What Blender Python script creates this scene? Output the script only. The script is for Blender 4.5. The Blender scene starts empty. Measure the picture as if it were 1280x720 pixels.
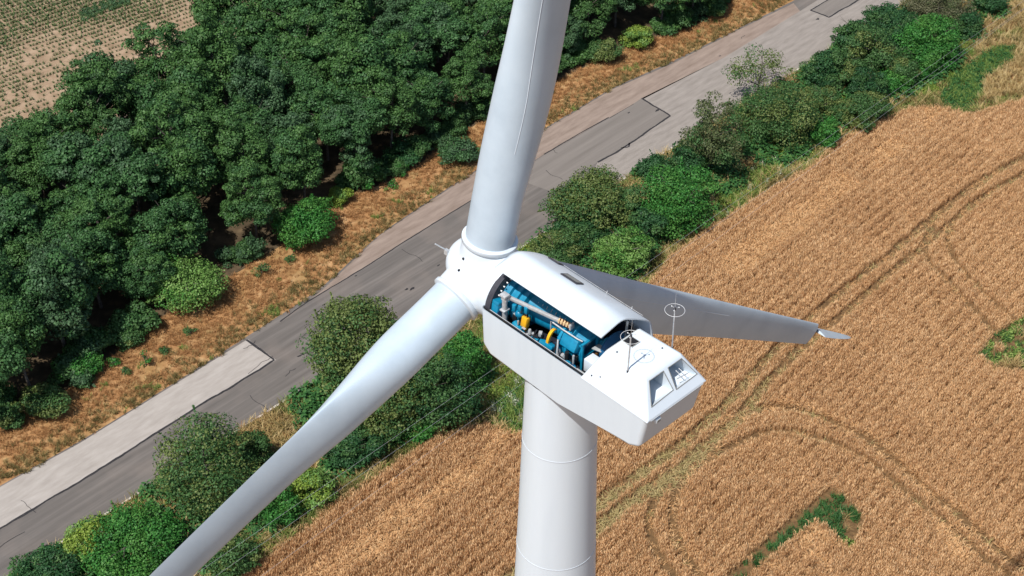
import bpy, bmesh, math, random
import numpy as np
from mathutils import Vector, Matrix
random.seed(7)
rng = np.random.default_rng(11)
scn = bpy.context.scene
col = scn.collection
R = math.radians

# ------------------------------------------------------------------ camera, sky, sun, exposure
HUB = 57.0
F, PITCH, ROLL = 2003.0, R(39.63), R(0.31)
CAM = np.array([-1.383, -32.54, HUB + 28.46])
cd = bpy.data.cameras.new('camera'); cam = bpy.data.objects.new('camera', cd); col.objects.link(cam)
cd.sensor_width = 36; cd.lens = F / 1280 * 36; cd.clip_start = 0.5; cd.clip_end = 6000
cam.location = CAM
cam.rotation_euler = (Matrix.Rotation(R(90) - PITCH, 3, 'X') @ Matrix.Rotation(ROLL, 3, 'Z')).to_euler()
scn.camera = cam
SUN_AZ, SUN_EL = R(40.0), R(59)          # azimuth measured from -Y towards -X
sdir = Vector((-math.sin(SUN_AZ) * math.cos(SUN_EL), -math.cos(SUN_AZ) * math.cos(SUN_EL), math.sin(SUN_EL)))
w = bpy.data.worlds.new('World'); scn.world = w; w.use_nodes = True
nt = w.node_tree; bg = nt.nodes['Background']
sky = nt.nodes.new('ShaderNodeTexSky'); sky.sky_type = 'NISHITA'; sky.sun_disc = False
sky.sun_elevation = SUN_EL; sky.sun_rotation = math.atan2(sdir.x, sdir.y)
nt.links.new(sky.outputs[0], bg.inputs[0]); bg.inputs[1].default_value = 0.095
sl = bpy.data.lights.new('sun', 'SUN'); sl.energy = 4.4; sl.angle = R(0.5); sl.color = (1, 0.975, 0.935)
so = bpy.data.objects.new('sun', sl); col.objects.link(so)
so.rotation_euler = sdir.to_track_quat('Z', 'Y').to_euler(); so.location = sdir * 200
scn.view_settings.view_transform = 'Standard'; scn.view_settings.look = 'None'
scn.view_settings.exposure = 0.15; scn.view_settings.gamma = 1.0
scn.cycles.max_bounces = 6; scn.cycles.diffuse_bounces = 4; scn.cycles.transparent_max_bounces = 4

# ------------------------------------------------------------------ survey: picture point -> ground point
_fw = np.array([0, math.cos(PITCH), -math.sin(PITCH)]); _rt = np.array([1., 0, 0]); _up = np.cross(_rt, _fw)
_R = math.cos(ROLL) * _rt + math.sin(ROLL) * _up; _U = -math.sin(ROLL) * _rt + math.cos(ROLL) * _up
def at(x, y, z=0.0):
    d = _fw + _R * (x - 640) / F - _U * (y - 360) / F
    return CAM + d * ((z - CAM[2]) / d[2])
def pxm(p):
    return F / ((np.asarray(p) - CAM) @ _fw)
def line(pts, z=0.0, ext=0.0):
    a = [at(x, y, z)[:2] for x, y in pts]
    if ext:
        d0 = a[0] - a[1]; d1 = a[-1] - a[-2]
        a = [a[0] + d0 / np.linalg.norm(d0) * ext] + a + [a[-1] + d1 / np.linalg.norm(d1) * ext]
    return np.array(a)
def resample(pl, step):
    pl = np.asarray(pl, float); s = np.r_[0, np.cumsum(np.linalg.norm(np.diff(pl, axis=0), axis=1))]
    t = np.linspace(0, s[-1], max(2, int(s[-1] / step) + 1))
    return np.c_[np.interp(t, s, pl[:, 0]), np.interp(t, s, pl[:, 1])]
def smooth(pl, step=0.5, it=6):
    q = resample(pl, step)
    for _ in range(it):
        q[1:-1] = (q[:-2] + 2 * q[1:-1] + q[2:]) / 4
    return q
def dist(P, pl):
    P = np.asarray(P); best = np.full(len(P), 1e9)
    for a, b in zip(pl[:-1], pl[1:]):
        ab = b - a; t = np.clip(((P - a) @ ab) / max(ab @ ab, 1e-9), 0, 1)
        d = np.linalg.norm(P - a - t[:, None] * ab, axis=1); best = np.minimum(best, d)
    return best
def inside(P, poly):
    P = np.asarray(P); x, y = P[:, 0], P[:, 1]; r = np.zeros(len(P), bool)
    for (x0, y0), (x1, y1) in zip(poly, np.roll(poly, -1, axis=0)):
        c = ((y0 > y) != (y1 > y))
        r ^= c & (x < (x1 - x0) * (y - y0) / ((y1 - y0) if y1 != y0 else 1e-9) + x0)
    return r
def vnoise(P, s, seed=0):
    P = np.asarray(P) / s; i = np.floor(P).astype(int); f = P - i; f = f * f * (3 - 2 * f)
    def h(a, b):
        n = (a * 374761393 + b * 668265263 + seed * 1442695041) & 0x7fffffff
        n = ((n ^ (n >> 13)) * 1274126177) & 0x7fffffff
        return ((n ^ (n >> 16)) % 10007) / 10007.0
    a, b = i[:, 0], i[:, 1]
    return (h(a, b) * (1 - f[:, 0]) + h(a + 1, b) * f[:, 0]) * (1 - f[:, 1]) + (h(a, b + 1) * (1 - f[:, 0]) + h(a + 1, b + 1) * f[:, 0]) * f[:, 1]

# ------------------------------------------------------------------ materials
def mat(name, stops, scale=3.0, rough=0.7, rand=None, rand_amt=0.5, bump=0.0, bscale=40.0, transl=0.0, metal=0.0,
        spec=0.3, stretch=None, detail=5.0, big=None):
    """stops = list of colours laid over a noise; rand: 'island' | 'object' shifts the colour piece by piece"""
    m = bpy.data.materials.new(name); m.use_nodes = True
    n = m.node_tree.nodes; l = m.node_tree.links; b = n['Principled BSDF']
    b.inputs['Roughness'].default_value = rough; b.inputs['Metallic'].default_value = metal
    b.inputs['Specular IOR Level'].default_value = spec
    if len(stops) == 1 and not rand and not bump:
        b.inputs['Base Color'].default_value = (*stops[0], 1); return m
    g = n.new('ShaderNodeNewGeometry')
    vec = g.outputs['Position']
    if stretch:
        mp = n.new('ShaderNodeMapping'); mp.vector_type = 'POINT'
        r0 = n.new('ShaderNodeVectorRotate'); r0.rotation_type = 'Z_AXIS'; r0.inputs['Angle'].default_value = -stretch[0]
        l.new(vec, r0.inputs['Vector']); l.new(r0.outputs[0], mp.inputs['Vector']); mp.inputs['Scale'].default_value = stretch[1]
        vec = mp.outputs[0]
    nz = n.new('ShaderNodeTexNoise'); nz.inputs['Scale'].default_value = scale; nz.inputs['Detail'].default_value = detail
    nz.inputs['Roughness'].default_value = 0.6
    l.new(vec, nz.inputs['Vector'])
    fac = nz.outputs['Fac']
    if rand:
        if rand == 'island': rsock = g.outputs['Random Per Island']
        else:
            oi = n.new('ShaderNodeObjectInfo'); rsock = oi.outputs['Random']
        mx = n.new('ShaderNodeMix'); mx.data_type = 'FLOAT'; mx.inputs['Factor'].default_value = rand_amt
        l.new(fac, mx.inputs[2]); l.new(rsock, mx.inputs[3]); fac = mx.outputs[0]
    mr = n.new('ShaderNodeMapRange'); l.new(fac, mr.inputs[0])
    lo, hi = (0.28, 0.72) if not rand else (0.15, 0.85)
    mr.inputs[1].default_value = lo; mr.inputs[2].default_value = hi
    cr = n.new('ShaderNodeValToRGB'); l.new(mr.outputs[0], cr.inputs[0])
    e = cr.color_ramp.elements
    while len(e) < len(stops): e.new(0.5)
    for k, c in enumerate(stops):
        e[k].position = k / max(1, len(stops) - 1); e[k].color = (*c, 1)
    csock = cr.outputs[0]
    if big:                                  # broad patches of another tone
        bz = n.new('ShaderNodeTexNoise'); bz.inputs['Scale'].default_value = big[0]; bz.inputs['Detail'].default_value = 3
        l.new(g.outputs['Position'], bz.inputs['Vector'])
        br = n.new('ShaderNodeMapRange'); br.inputs[1].default_value = big[2]; br.inputs[2].default_value = big[3]; br.inputs[4].default_value = big[4]
        l.new(bz.outputs['Fac'], br.inputs[0])
        mc = n.new('ShaderNodeMix'); mc.data_type = 'RGBA'; l.new(br.outputs[0], mc.inputs['Factor'])
        l.new(csock, mc.inputs[6]); mc.inputs[7].default_value = (*big[1], 1); csock = mc.outputs[2]
    l.new(csock, b.inputs['Base Color'])
    if bump:
        bn = n.new('ShaderNodeTexNoise'); bn.inputs['Scale'].default_value = bscale; bn.inputs['Detail'].default_value = 4
        l.new(g.outputs['Position'], bn.inputs['Vector'])
        bp = n.new('ShaderNodeBump'); bp.inputs['Strength'].default_value = bump; bp.inputs['Distance'].default_value = 0.05
        l.new(bn.outputs['Fac'], bp.inputs['Height']); l.new(bp.outputs[0], b.inputs['Normal'])
    if transl:
        out = n['Material Output']; tr = n.new('ShaderNodeBsdfTranslucent'); ms = n.new('ShaderNodeMixShader')
        l.new(csock, tr.inputs[0]); ms.inputs[0].default_value = transl
        l.new(b.outputs[0], ms.inputs[1]); l.new(tr.outputs[0], ms.inputs[2]); l.new(ms.outputs[0], out.inputs['Surface'])
    return m

def leafmat(name, lo, mid, hi, tr=0.17):
    return mat(name, [lo, mid, hi], scale=0.35, rough=0.55, rand='island', rand_amt=0.55, transl=tr, spec=0.25, detail=2)

# directions of the road
road_dir = at(745, 203)[:2] - at(120, 590)[:2]; ROADA = math.atan2(road_dir[1], road_dir[0])
M = {}
M['white'] = mat('white_paint', [(0.63, 0.695, 0.75), (0.665, 0.73, 0.785), (0.685, 0.75, 0.80)], stretch=(0, (1.6, 1.6, .14)), scale=1.0, rough=0.36, spec=0.45, detail=6)
M['blade'] = mat('blade_gelcoat', [(0.44, 0.525, 0.60), (0.50, 0.59, 0.665), (0.54, 0.625, 0.695)], scale=0.7, rough=0.38, spec=0.45, detail=6)
M['seam'] = mat('seam_white', [(0.8, 0.8, 0.8)], rough=0.4)
M['joint'] = mat('weathered_joint', [(0.60, 0.65, 0.70)], rough=0.5)
M['grime'] = mat('grey_grime', [(0.42, 0.44, 0.46)], rough=0.6)
M['teal'] = mat('teal_enamel', [(0.003, 0.16, 0.29), (0.004, 0.21, 0.36), (0.008, 0.26, 0.42)], scale=6, rough=0.38, spec=0.5)
M['teal_dark'] = mat('dark_blue_enamel', [(0.004, 0.07, 0.17), (0.006, 0.09, 0.21)], scale=5, rough=0.4, spec=0.5)
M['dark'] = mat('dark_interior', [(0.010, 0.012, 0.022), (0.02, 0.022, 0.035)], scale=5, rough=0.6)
M['black'] = mat('black_rubber', [(0.015, 0.015, 0.018)], rough=0.6)
M['ring'] = mat('charcoal_ring', [(0.035, 0.035, 0.045), (0.06, 0.06, 0.07)], scale=8, rough=0.5)
M['galv'] = mat('galvanised_steel', [(0.42, 0.43, 0.44), (0.55, 0.56, 0.57), (0.66, 0.66, 0.66)], scale=9, rough=0.45, metal=0.35)
M['plate'] = mat('grey_floor_plate', [(0.36, 0.38, 0.38), (0.46, 0.47, 0.46)], scale=6, rough=0.6)
M['yellow'] = mat('yellow_enamel', [(0.72, 0.36, 0.015), (0.85, 0.45, 0.02)], scale=6, rough=0.4)
M['cream'] = mat('pale_stripe', [(0.75, 0.55, 0.30)], rough=0.5)
M['red'] = mat('dark_red_stripe', [(0.10, 0.015, 0.012)], rough=0.5)
M['vent'] = mat('grey_vent_grille', [(0.20, 0.20, 0.19), (0.30, 0.30, 0.28)], scale=20, rough=0.6)
M['recess_shade'] = mat('blue_grey_recess_shade', [(0.06, 0.11, 0.14), (0.08, 0.14, 0.18)], scale=6, rough=0.3, spec=0.5)  # shade inside the canopy recesses, painted as a dark blue-grey
M['copper'] = mat('copper_terminal', [(0.5, 0.24, 0.08)], rough=0.35, metal=0.8)
M['bark'] = mat('bark', [(0.05, 0.038, 0.03), (0.12, 0.10, 0.085), (0.2, 0.17, 0.14)], scale=4, rough=0.9)
# ground
M['soil'] = mat('dry_soil', [(0.20, 0.12, 0.06), (0.30, 0.18, 0.09), (0.38, 0.24, 0.12)], scale=1.2, rough=0.95)
M['wheat_soil'] = mat('straw_litter', [(0.09, 0.052, 0.022), (0.15, 0.088, 0.038), (0.24, 0.14, 0.06)], scale=2.5, rough=0.95, bump=0.5, bscale=25)
M['verge'] = mat('scorched_grass_ground', [(0.16, 0.075, 0.03), (0.33, 0.165, 0.065), (0.44, 0.25, 0.11), (0.54, 0.35, 0.175)], scale=0.9, rough=0.95, bump=0.6, bscale=14, big=(0.35, (0.26, 0.17, 0.06), 0.45, 0.7, 0.6))
M['bank'] = mat('weedy_bank_ground', [(0.07, 0.10, 0.025), (0.17, 0.17, 0.05), (0.32, 0.24, 0.09), (0.38, 0.23, 0.10)], scale=0.7, rough=0.95, bump=0.6, bscale=14)
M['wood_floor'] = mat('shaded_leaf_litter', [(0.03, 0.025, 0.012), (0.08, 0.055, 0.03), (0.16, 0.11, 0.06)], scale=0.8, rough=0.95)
M['crop_soil'] = mat('pale_crop_soil', [(0.25, 0.165, 0.10), (0.34, 0.235, 0.15), (0.42, 0.30, 0.20)], scale=0.7, rough=0.95, bump=0.5, bscale=9)
AS = (ROADA, (0.05, 1.0, 1.0))
M['asphalt'] = mat('worn_asphalt', [(0.112, 0.098, 0.087), (0.142, 0.125, 0.112), (0.195, 0.171, 0.152)], scale=1.6, rough=0.9, bump=0.25, bscale=60, stretch=AS, big=(0.25, (0.24, 0.195, 0.165), 0.5, 0.75, 0.5))
M['asphalt_pale'] = mat('pale_old_asphalt', [(0.225, 0.195, 0.168), (0.275, 0.240, 0.210), (0.325, 0.285, 0.25)], scale=2.2, rough=0.95, bump=0.3, bscale=50, stretch=(ROADA, (0.2, 1, 1)))
M['concrete'] = mat('pale_concrete_patch', [(0.325, 0.287, 0.253), (0.38, 0.338, 0.30), (0.435, 0.39, 0.35)], scale=2.0, rough=0.95, bump=0.3, bscale=50, stretch=(ROADA, (0.25, 1, 1)))
M['shoulder'] = mat('dusty_road_edge', [(0.21, 0.155, 0.12), (0.27, 0.205, 0.165), (0.33, 0.255, 0.205)], scale=1.8, rough=0.95, bump=0.3, bscale=50, stretch=(ROADA, (0.2, 1, 1)))
M['patch'] = mat('darker_asphalt_patch', [(0.165, 0.143, 0.124), (0.195, 0.170, 0.149), (0.225, 0.197, 0.172)], scale=1.4, rough=0.9, bump=0.2, bscale=60, stretch=AS)
M['tar'] = mat('tar_seam', [(0.018, 0.018, 0.02), (0.05, 0.045, 0.045)], scale=3, rough=0.7)
M['kerb'] = mat('pale_kerb_concrete', [(0.42, 0.36, 0.30), (0.60, 0.54, 0.47)], scale=2, rough=0.9)
# plants
M['wheat'] = mat('ripe_wheat', [(0.35, 0.185, 0.072), (0.62, 0.36, 0.165), (0.77, 0.495, 0.250), (0.90, 0.67, 0.40)], scale=0.9, rough=0.75, rand='island', rand_amt=0.6, transl=0.12,
                 big=(0.09, (0.50, 0.25, 0.10), 0.52, 0.75, 0.35))
M['lodged'] = mat('lodged_wheat', [(0.42, 0.22, 0.085), (0.64, 0.37, 0.165), (0.80, 0.53, 0.27)], scale=0.9, rough=0.75, rand='island', rand_amt=0.6, transl=0.12)
M['rut'] = mat('trampled_green_straw', [(0.16, 0.12, 0.04), (0.40, 0.31, 0.13), (0.58, 0.46, 0.22), (0.36, 0.32, 0.12)], scale=0.9, rough=0.8, rand='island', rand_amt=0.65, transl=0.1)
M['rust'] = mat('scorched_grass', [(0.20, 0.085, 0.026), (0.39, 0.19, 0.07), (0.57, 0.335, 0.145)], scale=0.5, rough=0.8, rand='island', rand_amt=0.6, transl=0.1)
M['straw'] = mat('straw_grass', [(0.30, 0.20, 0.07), (0.48, 0.34, 0.14), (0.64, 0.50, 0.26)], scale=0.5, rough=0.8, rand='island', rand_amt=0.6, transl=0.1)
M['olive_grass'] = mat('olive_grass', [(0.09, 0.075, 0.025), (0.17, 0.14, 0.045), (0.26, 0.19, 0.07)], scale=0.5, rough=0.8, rand='island', rand_amt=0.6, transl=0.1)
M['green_grass'] = mat('green_grass', [(0.08, 0.15, 0.028), (0.19, 0.29, 0.058), (0.36, 0.44, 0.13)], scale=0.5, rough=0.7, rand='island', rand_amt=0.6, transl=0.2)
M['deep_weed'] = mat('deep_green_weed', [(0.018, 0.066, 0.018), (0.042, 0.135, 0.034), (0.11, 0.24, 0.06)], scale=0.8, rough=0.6, rand='island', rand_amt=0.6, transl=0.2)
M['yellow_weed'] = mat('yellow_green_weed', [(0.14, 0.20, 0.02), (0.24, 0.32, 0.04), (0.40, 0.44, 0.10)], scale=0.8, rough=0.6, rand='island', rand_amt=0.6, transl=0.2)
M['flower'] = mat('pale_flower_heads', [(0.42, 0.44, 0.30), (0.62, 0.62, 0.48)], scale=3, rough=0.8, rand='island')
M['corn'] = mat('young_crop_leaf', [(0.035, 0.08, 0.022), (0.08, 0.14, 0.04), (0.15, 0.20, 0.075)], scale=0.2, rough=0.6, rand='object', rand_amt=0.4, transl=0.2)
M['l_wood'] = leafmat('wood_leaf', (0.019, 0.058, 0.017), (0.045, 0.118, 0.036), (0.090, 0.195, 0.062), .13)
M['l_wood2'] = leafmat('wood_leaf_fresh', (0.024, 0.066, 0.016), (0.058, 0.138, 0.034), (0.112, 0.218, 0.060), .13)
M['l_wood3'] = leafmat('wood_leaf_grey', (0.024, 0.058, 0.024), (0.052, 0.112, 0.046), (0.095, 0.18, 0.078), .13)
M['l_dark'] = leafmat('dark_leaf', (0.012, 0.046, 0.016), (0.026, 0.088, 0.028), (0.058, 0.15, 0.050))
M['l_bright'] = leafmat('bright_leaf', (0.016, 0.088, 0.016), (0.040, 0.170, 0.028), (0.095, 0.28, 0.055))
M['l_bright2'] = leafmat('bright_leaf_sunny', (0.030, 0.105, 0.018), (0.060, 0.185, 0.030), (0.12, 0.28, 0.060))
M['l_mid'] = leafmat('mid_green_leaf', (0.026, 0.075, 0.020), (0.055, 0.130, 0.036), (0.11, 0.20, 0.066))
M['l_olive'] = leafmat('olive_leaf', (0.060, 0.092, 0.020), (0.120, 0.165, 0.042), (0.21, 0.25, 0.085))
M['l_oliveb'] = leafmat('brownish_olive_leaf', (0.040, 0.066, 0.020), (0.085, 0.112, 0.040), (0.155, 0.165, 0.075))
M['l_pale'] = leafmat('pale_fresh_leaf', (0.065, 0.15, 0.030), (0.14, 0.27, 0.055), (0.26, 0.40, 0.12))
M['l_yellow'] = leafmat('yellow_green_leaf', (0.10, 0.17, 0.020), (0.19, 0.28, 0.035), (0.32, 0.40, 0.09))
M['l_grey'] = leafmat('dry_grey_leaf', (0.070, 0.078, 0.036), (0.125, 0.125, 0.062), (0.20, 0.19, 0.11))

# ------------------------------------------------------------------ mesh helpers
def tag(o, label=None, cat=None, group=None, kind=None):
    if label: o['label'] = label
    if cat: o['category'] = cat
    if group: o['group'] = group
    if kind: o['kind'] = kind
    return o
def link(name, me, m=None, parent=None):
    o = bpy.data.objects.new(name, me); col.objects.link(o)
    if m is not None:
        for mm in (m if isinstance(m, (list, tuple)) else [m]): me.materials.append(mm)
    if parent is not None: o.parent = parent
    return o
def obj(name, bm, m, parent=None, smooth=False, angle=None):
    bmesh.ops.recalc_face_normals(bm, faces=bm.faces)
    me = bpy.data.meshes.new(name); bm.to_mesh(me); bm.free()
    if smooth: me.polygons.foreach_set('use_smooth', [True] * len(me.polygons))
    o = link(name, me, m, parent)
    if smooth and angle: me.set_sharp_from_angle(angle=R(angle))
    return o
def empty(name, loc=(0, 0, 0), rz=0.0):
    o = bpy.data.objects.new(name, None); col.objects.link(o); o.location = loc; o.rotation_euler.z = rz
    o.empty_display_size = 0.3; return o
def quads_mesh(name, V, nv=4):
    """V: (n, nv, 3) separate faces"""
    n = len(V); me = bpy.data.meshes.new(name)
    me.vertices.add(n * nv); me.vertices.foreach_set('co', np.ascontiguousarray(V, np.float32).ravel())
    me.loops.add(n * nv); me.loops.foreach_set('vertex_index', np.arange(n * nv, dtype=np.int32))
    me.polygons.add(n); me.polygons.foreach_set('loop_start', np.arange(0, n * nv, nv, dtype=np.int32))
    me.update(calc_edges=True); return me
def tube(bm, pts, rad, n=8, cap=True):
    pts = [Vector(p) for p in pts]; rad = rad if isinstance(rad, (list, tuple)) else [rad] * len(pts)
    rings = []; prev = None
    for i, p in enumerate(pts):
        d = (pts[min(i + 1, len(pts) - 1)] - pts[max(i - 1, 0)]).normalized()
        a = prev if prev is not None else (Vector((0, 0, 1)) if abs(d.z) < 0.9 else Vector((1, 0, 0)))
        a = (a - d * a.dot(d)).normalized(); prev = a; b = d.cross(a)
        rings.append([bm.verts.new(p + (a * math.cos(2 * math.pi * k / n) + b * math.sin(2 * math.pi * k / n)) * rad[i]) for k in range(n)])
    for r0, r1 in zip(rings[:-1], rings[1:]):
        for k in range(n): bm.faces.new((r0[k], r0[(k + 1) % n], r1[(k + 1) % n], r1[k]))
    if cap:
        bm.faces.new(rings[0][::-1]); bm.faces.new(rings[-1])
    return rings
def box(bm, c, s, rot=None, bev=0.0):
    r = bmesh.ops.create_cube(bm, size=1.0); vs = r['verts']
    M4 = Matrix.Translation(c) @ (rot.to_4x4() if rot is not None else Matrix()) @ Matrix.Diagonal((*s, 1))
    bmesh.ops.transform(bm, matrix=M4, verts=vs)
    if bev:
        es = list({e for v in vs for e in v.link_edges})
        bmesh.ops.bevel(bm, geom=es, offset=bev, segments=2, affect='EDGES', profile=0.5)
def NB(): return bmesh.new()
def strip(name, a, b, z, m, parent=None, kind='structure', n=60):
    """sheet between two polylines"""
    ra = resample(a, np.linalg.norm(np.diff(a, axis=0), axis=1).sum() / n * 1.0001)
    rb = resample(b, np.linalg.norm(np.diff(b, axis=0), axis=1).sum() / n * 1.0001)
    k = min(len(ra), len(rb)); bm = NB()
    va = [bm.verts.new((*p, z)) for p in ra[:k]]; vb = [bm.verts.new((*p, z)) for p in rb[:k]]
    for i in range(k - 1): bm.faces.new((va[i], va[i + 1], vb[i + 1], vb[i]))
    o = obj(name, bm, m, parent)
    for p in o.data.polygons:
        if p.normal.z < 0: o.data.flip_normals(); break
    if kind and parent is None: o['kind'] = kind
    return o
def sheet(name, poly, z, m, parent=None, kind='structure'):
    bm = NB(); f = bm.faces.new([bm.verts.new((*p, z)) for p in poly])
    if f.normal.z < 0: f.normal_flip()
    bmesh.ops.triangulate(bm, faces=[f]); o = obj(name, bm, m, parent)
    if o.data.polygons[0].normal.z < 0: o.data.flip_normals()
    if kind and parent is None: o['kind'] = kind
    return o
def ribbon(name, pl, width, z, m, parent, jit=0.25, step=0.25, seed=0):
    r = np.random.default_rng(seed); q = resample(pl, step); d = np.gradient(q, axis=0); d /= np.linalg.norm(d, axis=1)[:, None] + 1e-9
    nrm = np.c_[-d[:, 1], d[:, 0]]; jn = r.normal(0, 1, len(q)); jn = np.convolve(jn, np.ones(7) / 4.0, 'full')[3:3 + len(q)]; q = q + nrm * (jn * width * jit)[:, None]
    wd = width * (0.55 + 0.75 * np.convolve(r.random(len(q) + 4), np.ones(5) / 5, 'valid')) / 2
    bm = NB(); A = [bm.verts.new((*(p + nn * ww), z)) for p, nn, ww in zip(q, nrm, wd)]; B = [bm.verts.new((*(p - nn * ww), z)) for p, nn, ww in zip(q, nrm, wd)]
    for i in range(len(q) - 1): bm.faces.new((A[i], B[i], B[i + 1], A[i + 1]))
    o = obj(name, bm, m, parent)
    if o.data.polygons[0].normal.z < 0: o.data.flip_normals()
    return o

# ------------------------------------------------------------------ ground, road, fields
bm = NB(); s = 3000
for v in ((-s, -s), (s, -s), (s, s), (-s, s)): bm.verts.new((*v, -0.03))
bm.faces.new(bm.verts); tag(obj('ground', bm, M['soil']), kind='structure')

road_up = line([(-60, 643), (0, 607), (100, 552), (200, 490), (310, 420), (400, 362), (475, 292), (575, 225), (690, 155), (765, 110), (840, 77), (920, 37), (990, 2), (1060, -36)], ext=60)
road_lo = line([(-60, 765), (65, 685), (180, 612), (310, 530), (385, 482), (520, 394), (660, 304), (700, 277), (820, 197), (940, 123), (1130, 3), (1200, -42)], ext=60)
wood_lo = line([(-60, 560), (0, 530), (50, 505), (100, 478), (165, 425), (200, 398), (290, 345), (350, 308), (425, 250), (500, 222), (595, 155), (700, 100), (765, 66), (880, 28), (930, -8), (1000, -50)], ext=40)
wood_up = line([(-80, 122), (0, 116), (60, 122), (95, 98), (130, 74), (180, 58), (205, 32), (240, 8), (300, -40), (360, -80)], z=8.5, ext=40)
edge = line([(210, 790), (295, 720), (400, 640), (470, 590), (530, 549), (580, 533), (607, 521), (650, 545), (690, 505), (740, 440), (815, 347), (838, 316), (890, 280), (960, 235), (1014, 206), (1055, 168), (1100, 150), (1140, 131), (1180, 128), (1212, 143), (1245, 130), (1280, 122), (1340, 88)], z=.62, ext=50)

e_s = smooth(edge, 1.0, 2)
far = np.array([[200, 190], [260, 60], [220, -60], [20, -40]])
sheet('wheat_field', np.vstack([e_s, far]), -0.012, M['wheat_soil'])
strip('bank', road_lo, e_s, 0.0, M['bank'], n=90)
strip('verge', road_up, wood_lo, 0.0, M['verge'], n=90)
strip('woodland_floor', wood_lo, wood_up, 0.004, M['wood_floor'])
cf = np.array([[-160, 300], [60, 300]])
sheet('crop_field', np.vstack([wood_up - np.array([0.6, -0.8]) * -2.0, cf[::-1]]), -0.004, M['crop_soil'])
road = strip('road', smooth(road_up, 1.0, 3), smooth(road_lo, 1.0, 3), 0.012, M['asphalt'], n=120)

def px(*p): return line(p)
sheet('concrete_patch', np.vstack([px((310, 424), (345, 450)), px((245, 510), (120, 590), (0, 661), (-60, 700), (-60, 645), (0, 609), (100, 554), (200, 492))]), 0.017, M['concrete'], road)
sheet('dusty_shoulder', np.vstack([px((345, 408), (386, 377), (455, 335), (525, 290), (587, 252), (680, 193), (760, 148), (800, 126), (905, 72), (1000, 14), (992, 4), (920, 39), (842, 79), (765, 112), (690, 157), (575, 227), (475, 294), (402, 364))]), 0.017, M['shoulder'], road)
sheet('pale_surface', np.vstack([px((747, 203), (790, 178), (838, 146), (802, 123), (800, 126), (905, 72), (1000, 14), (1070, -30), (1150, -60), (1200, -40), (1130, 4), (940, 124), (820, 198), (705, 275), (730, 240))]), 0.0185, M['asphalt_pale'], road)
sheet('asphalt_patch', px((747, 203), (790, 178), (838, 146), (802, 123), (790, 131), (760, 149), (680, 194), (640, 222), (690, 240)), 0.0205, M['patch'], road)
sheet('asphalt_patch', px((1013, 13), (1036, 22), (1075, 0), (1120, -30), (1085, -30)), 0.0225, M['patch'], road)
sd = 0
for pts, wd in (([(308, 425), (326, 438), (343, 450), (322, 464), (245, 510), (120, 590), (0, 661), (-50, 694)], 0.16), ([(350, 402), (385, 377), (455, 335), (525, 290), (587, 252), (640, 220)], 0.09),
                ([(680, 193), (714, 173), (761, 147)], 0.09), ([(802, 123), (820, 134), (838, 145), (790, 178), (770, 191), (747, 203)], 0.17), ([(776, 185), (786, 184), (787, 179)], 0.12),
                ([(1013, 13), (1036, 22), (1075, -1)], 0.16), ([(1013, 13), (1050, -9)], 0.13), ([(470, 377), (486, 389)], 0.14), ([(378, 434), (385, 440), (372, 446)], 0.10), ([(762, 148), (792, 130)], 0.04)):
    sd += 1; ribbon('tar_seam', px(*pts), wd * 1.25, 0.0265, M['tar'], road, seed=sd)
for k, (x, y, r) in enumerate([(1022, 24, .28), (786, 141, .16), (822, 138, .3), (560, 328, .2), (548, 332, .15), (515, 361, .3), (508, 362, .2), (900, 70, .15), (470, 470, .1), (445, 345, .12)]):
    c = at(x, y)[:2]; th = np.linspace(0, 2 * np.pi, 12)[:-1]; rr = r * (0.6 + 0.7 * rng.random(11))
    sheet('tar_spot', c + np.c_[np.cos(th) * rr, np.sin(th) * rr * 0.5] @ np.array([[math.cos(ROADA), math.sin(ROADA)], [-math.sin(ROADA), math.cos(ROADA)]]), 0.0285, M['tar'], road)
rc_ = np.random.default_rng(77); rd_u = np.array([math.cos(ROADA), math.sin(ROADA)]); rd_v = np.array([-rd_u[1], rd_u[0]])
for k in range(26):                                             # fine cracks in the old surface
    c = at(rc_.uniform(20, 1040), 0)[:2]; t_ = rc_.uniform(0, 1); qx = rc_.uniform(0.02, .98); i_ = int(rc_.integers(5, len(road_up) - 3))
    mid_lo = resample(road_lo, 1.0); mid_up = resample(road_up, 1.0); f_ = rc_.uniform(.12, .9); n0 = int(f_ * (len(mid_up) - 1)); p_ = mid_up[n0]; q2 = mid_lo[np.argmin(np.linalg.norm(mid_lo - p_, axis=1))]; c = p_ + (q2 - p_) * rc_.uniform(.12, .9)
    L_ = rc_.uniform(.6, 3.2); along = rc_.random() < .7; d1_ = rd_u if along else rd_v; d2_ = rd_v if along else rd_u
    pts_ = [c + d1_ * L_ * t + d2_ * rc_.normal(0, .09) for t in np.linspace(-.5, .5, 6)]
    ribbon('crack', np.array(pts_), .05, .0262, M['tar'], road, seed=200 + k)
# kerb along the hedge side
kb = smooth(road_lo, 1.0, 3); q = resample(kb, 1.0); d = np.gradient(q, axis=0); d /= np.linalg.norm(d, axis=1)[:, None]; nr = np.c_[d[:, 1], -d[:, 0]]
bm = NB()
for i in range(len(q) - 1):
    jz = 0.11 + 0.02 * rng.random(); a0 = q[i] + d[i] * 0.008; a1 = q[i + 1] - d[i] * 0.008; o0, o1 = nr[i] * 0.0, nr[i] * 0.17
    cs = [a0 + o0, a1 + o0, a1 + o1, a0 + o1]; lo = [bm.verts.new((*c, -0.02)) for c in cs]; hi = [bm.verts.new((*c, jz)) for c in cs]
    bm.faces.new(hi)
    for k in range(4): bm.faces.new((lo[k], lo[(k + 1) % 4], hi[(k + 1) % 4], hi[k]))
tag(obj('kerb', bm, M['kerb']), kind='structure')

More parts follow.
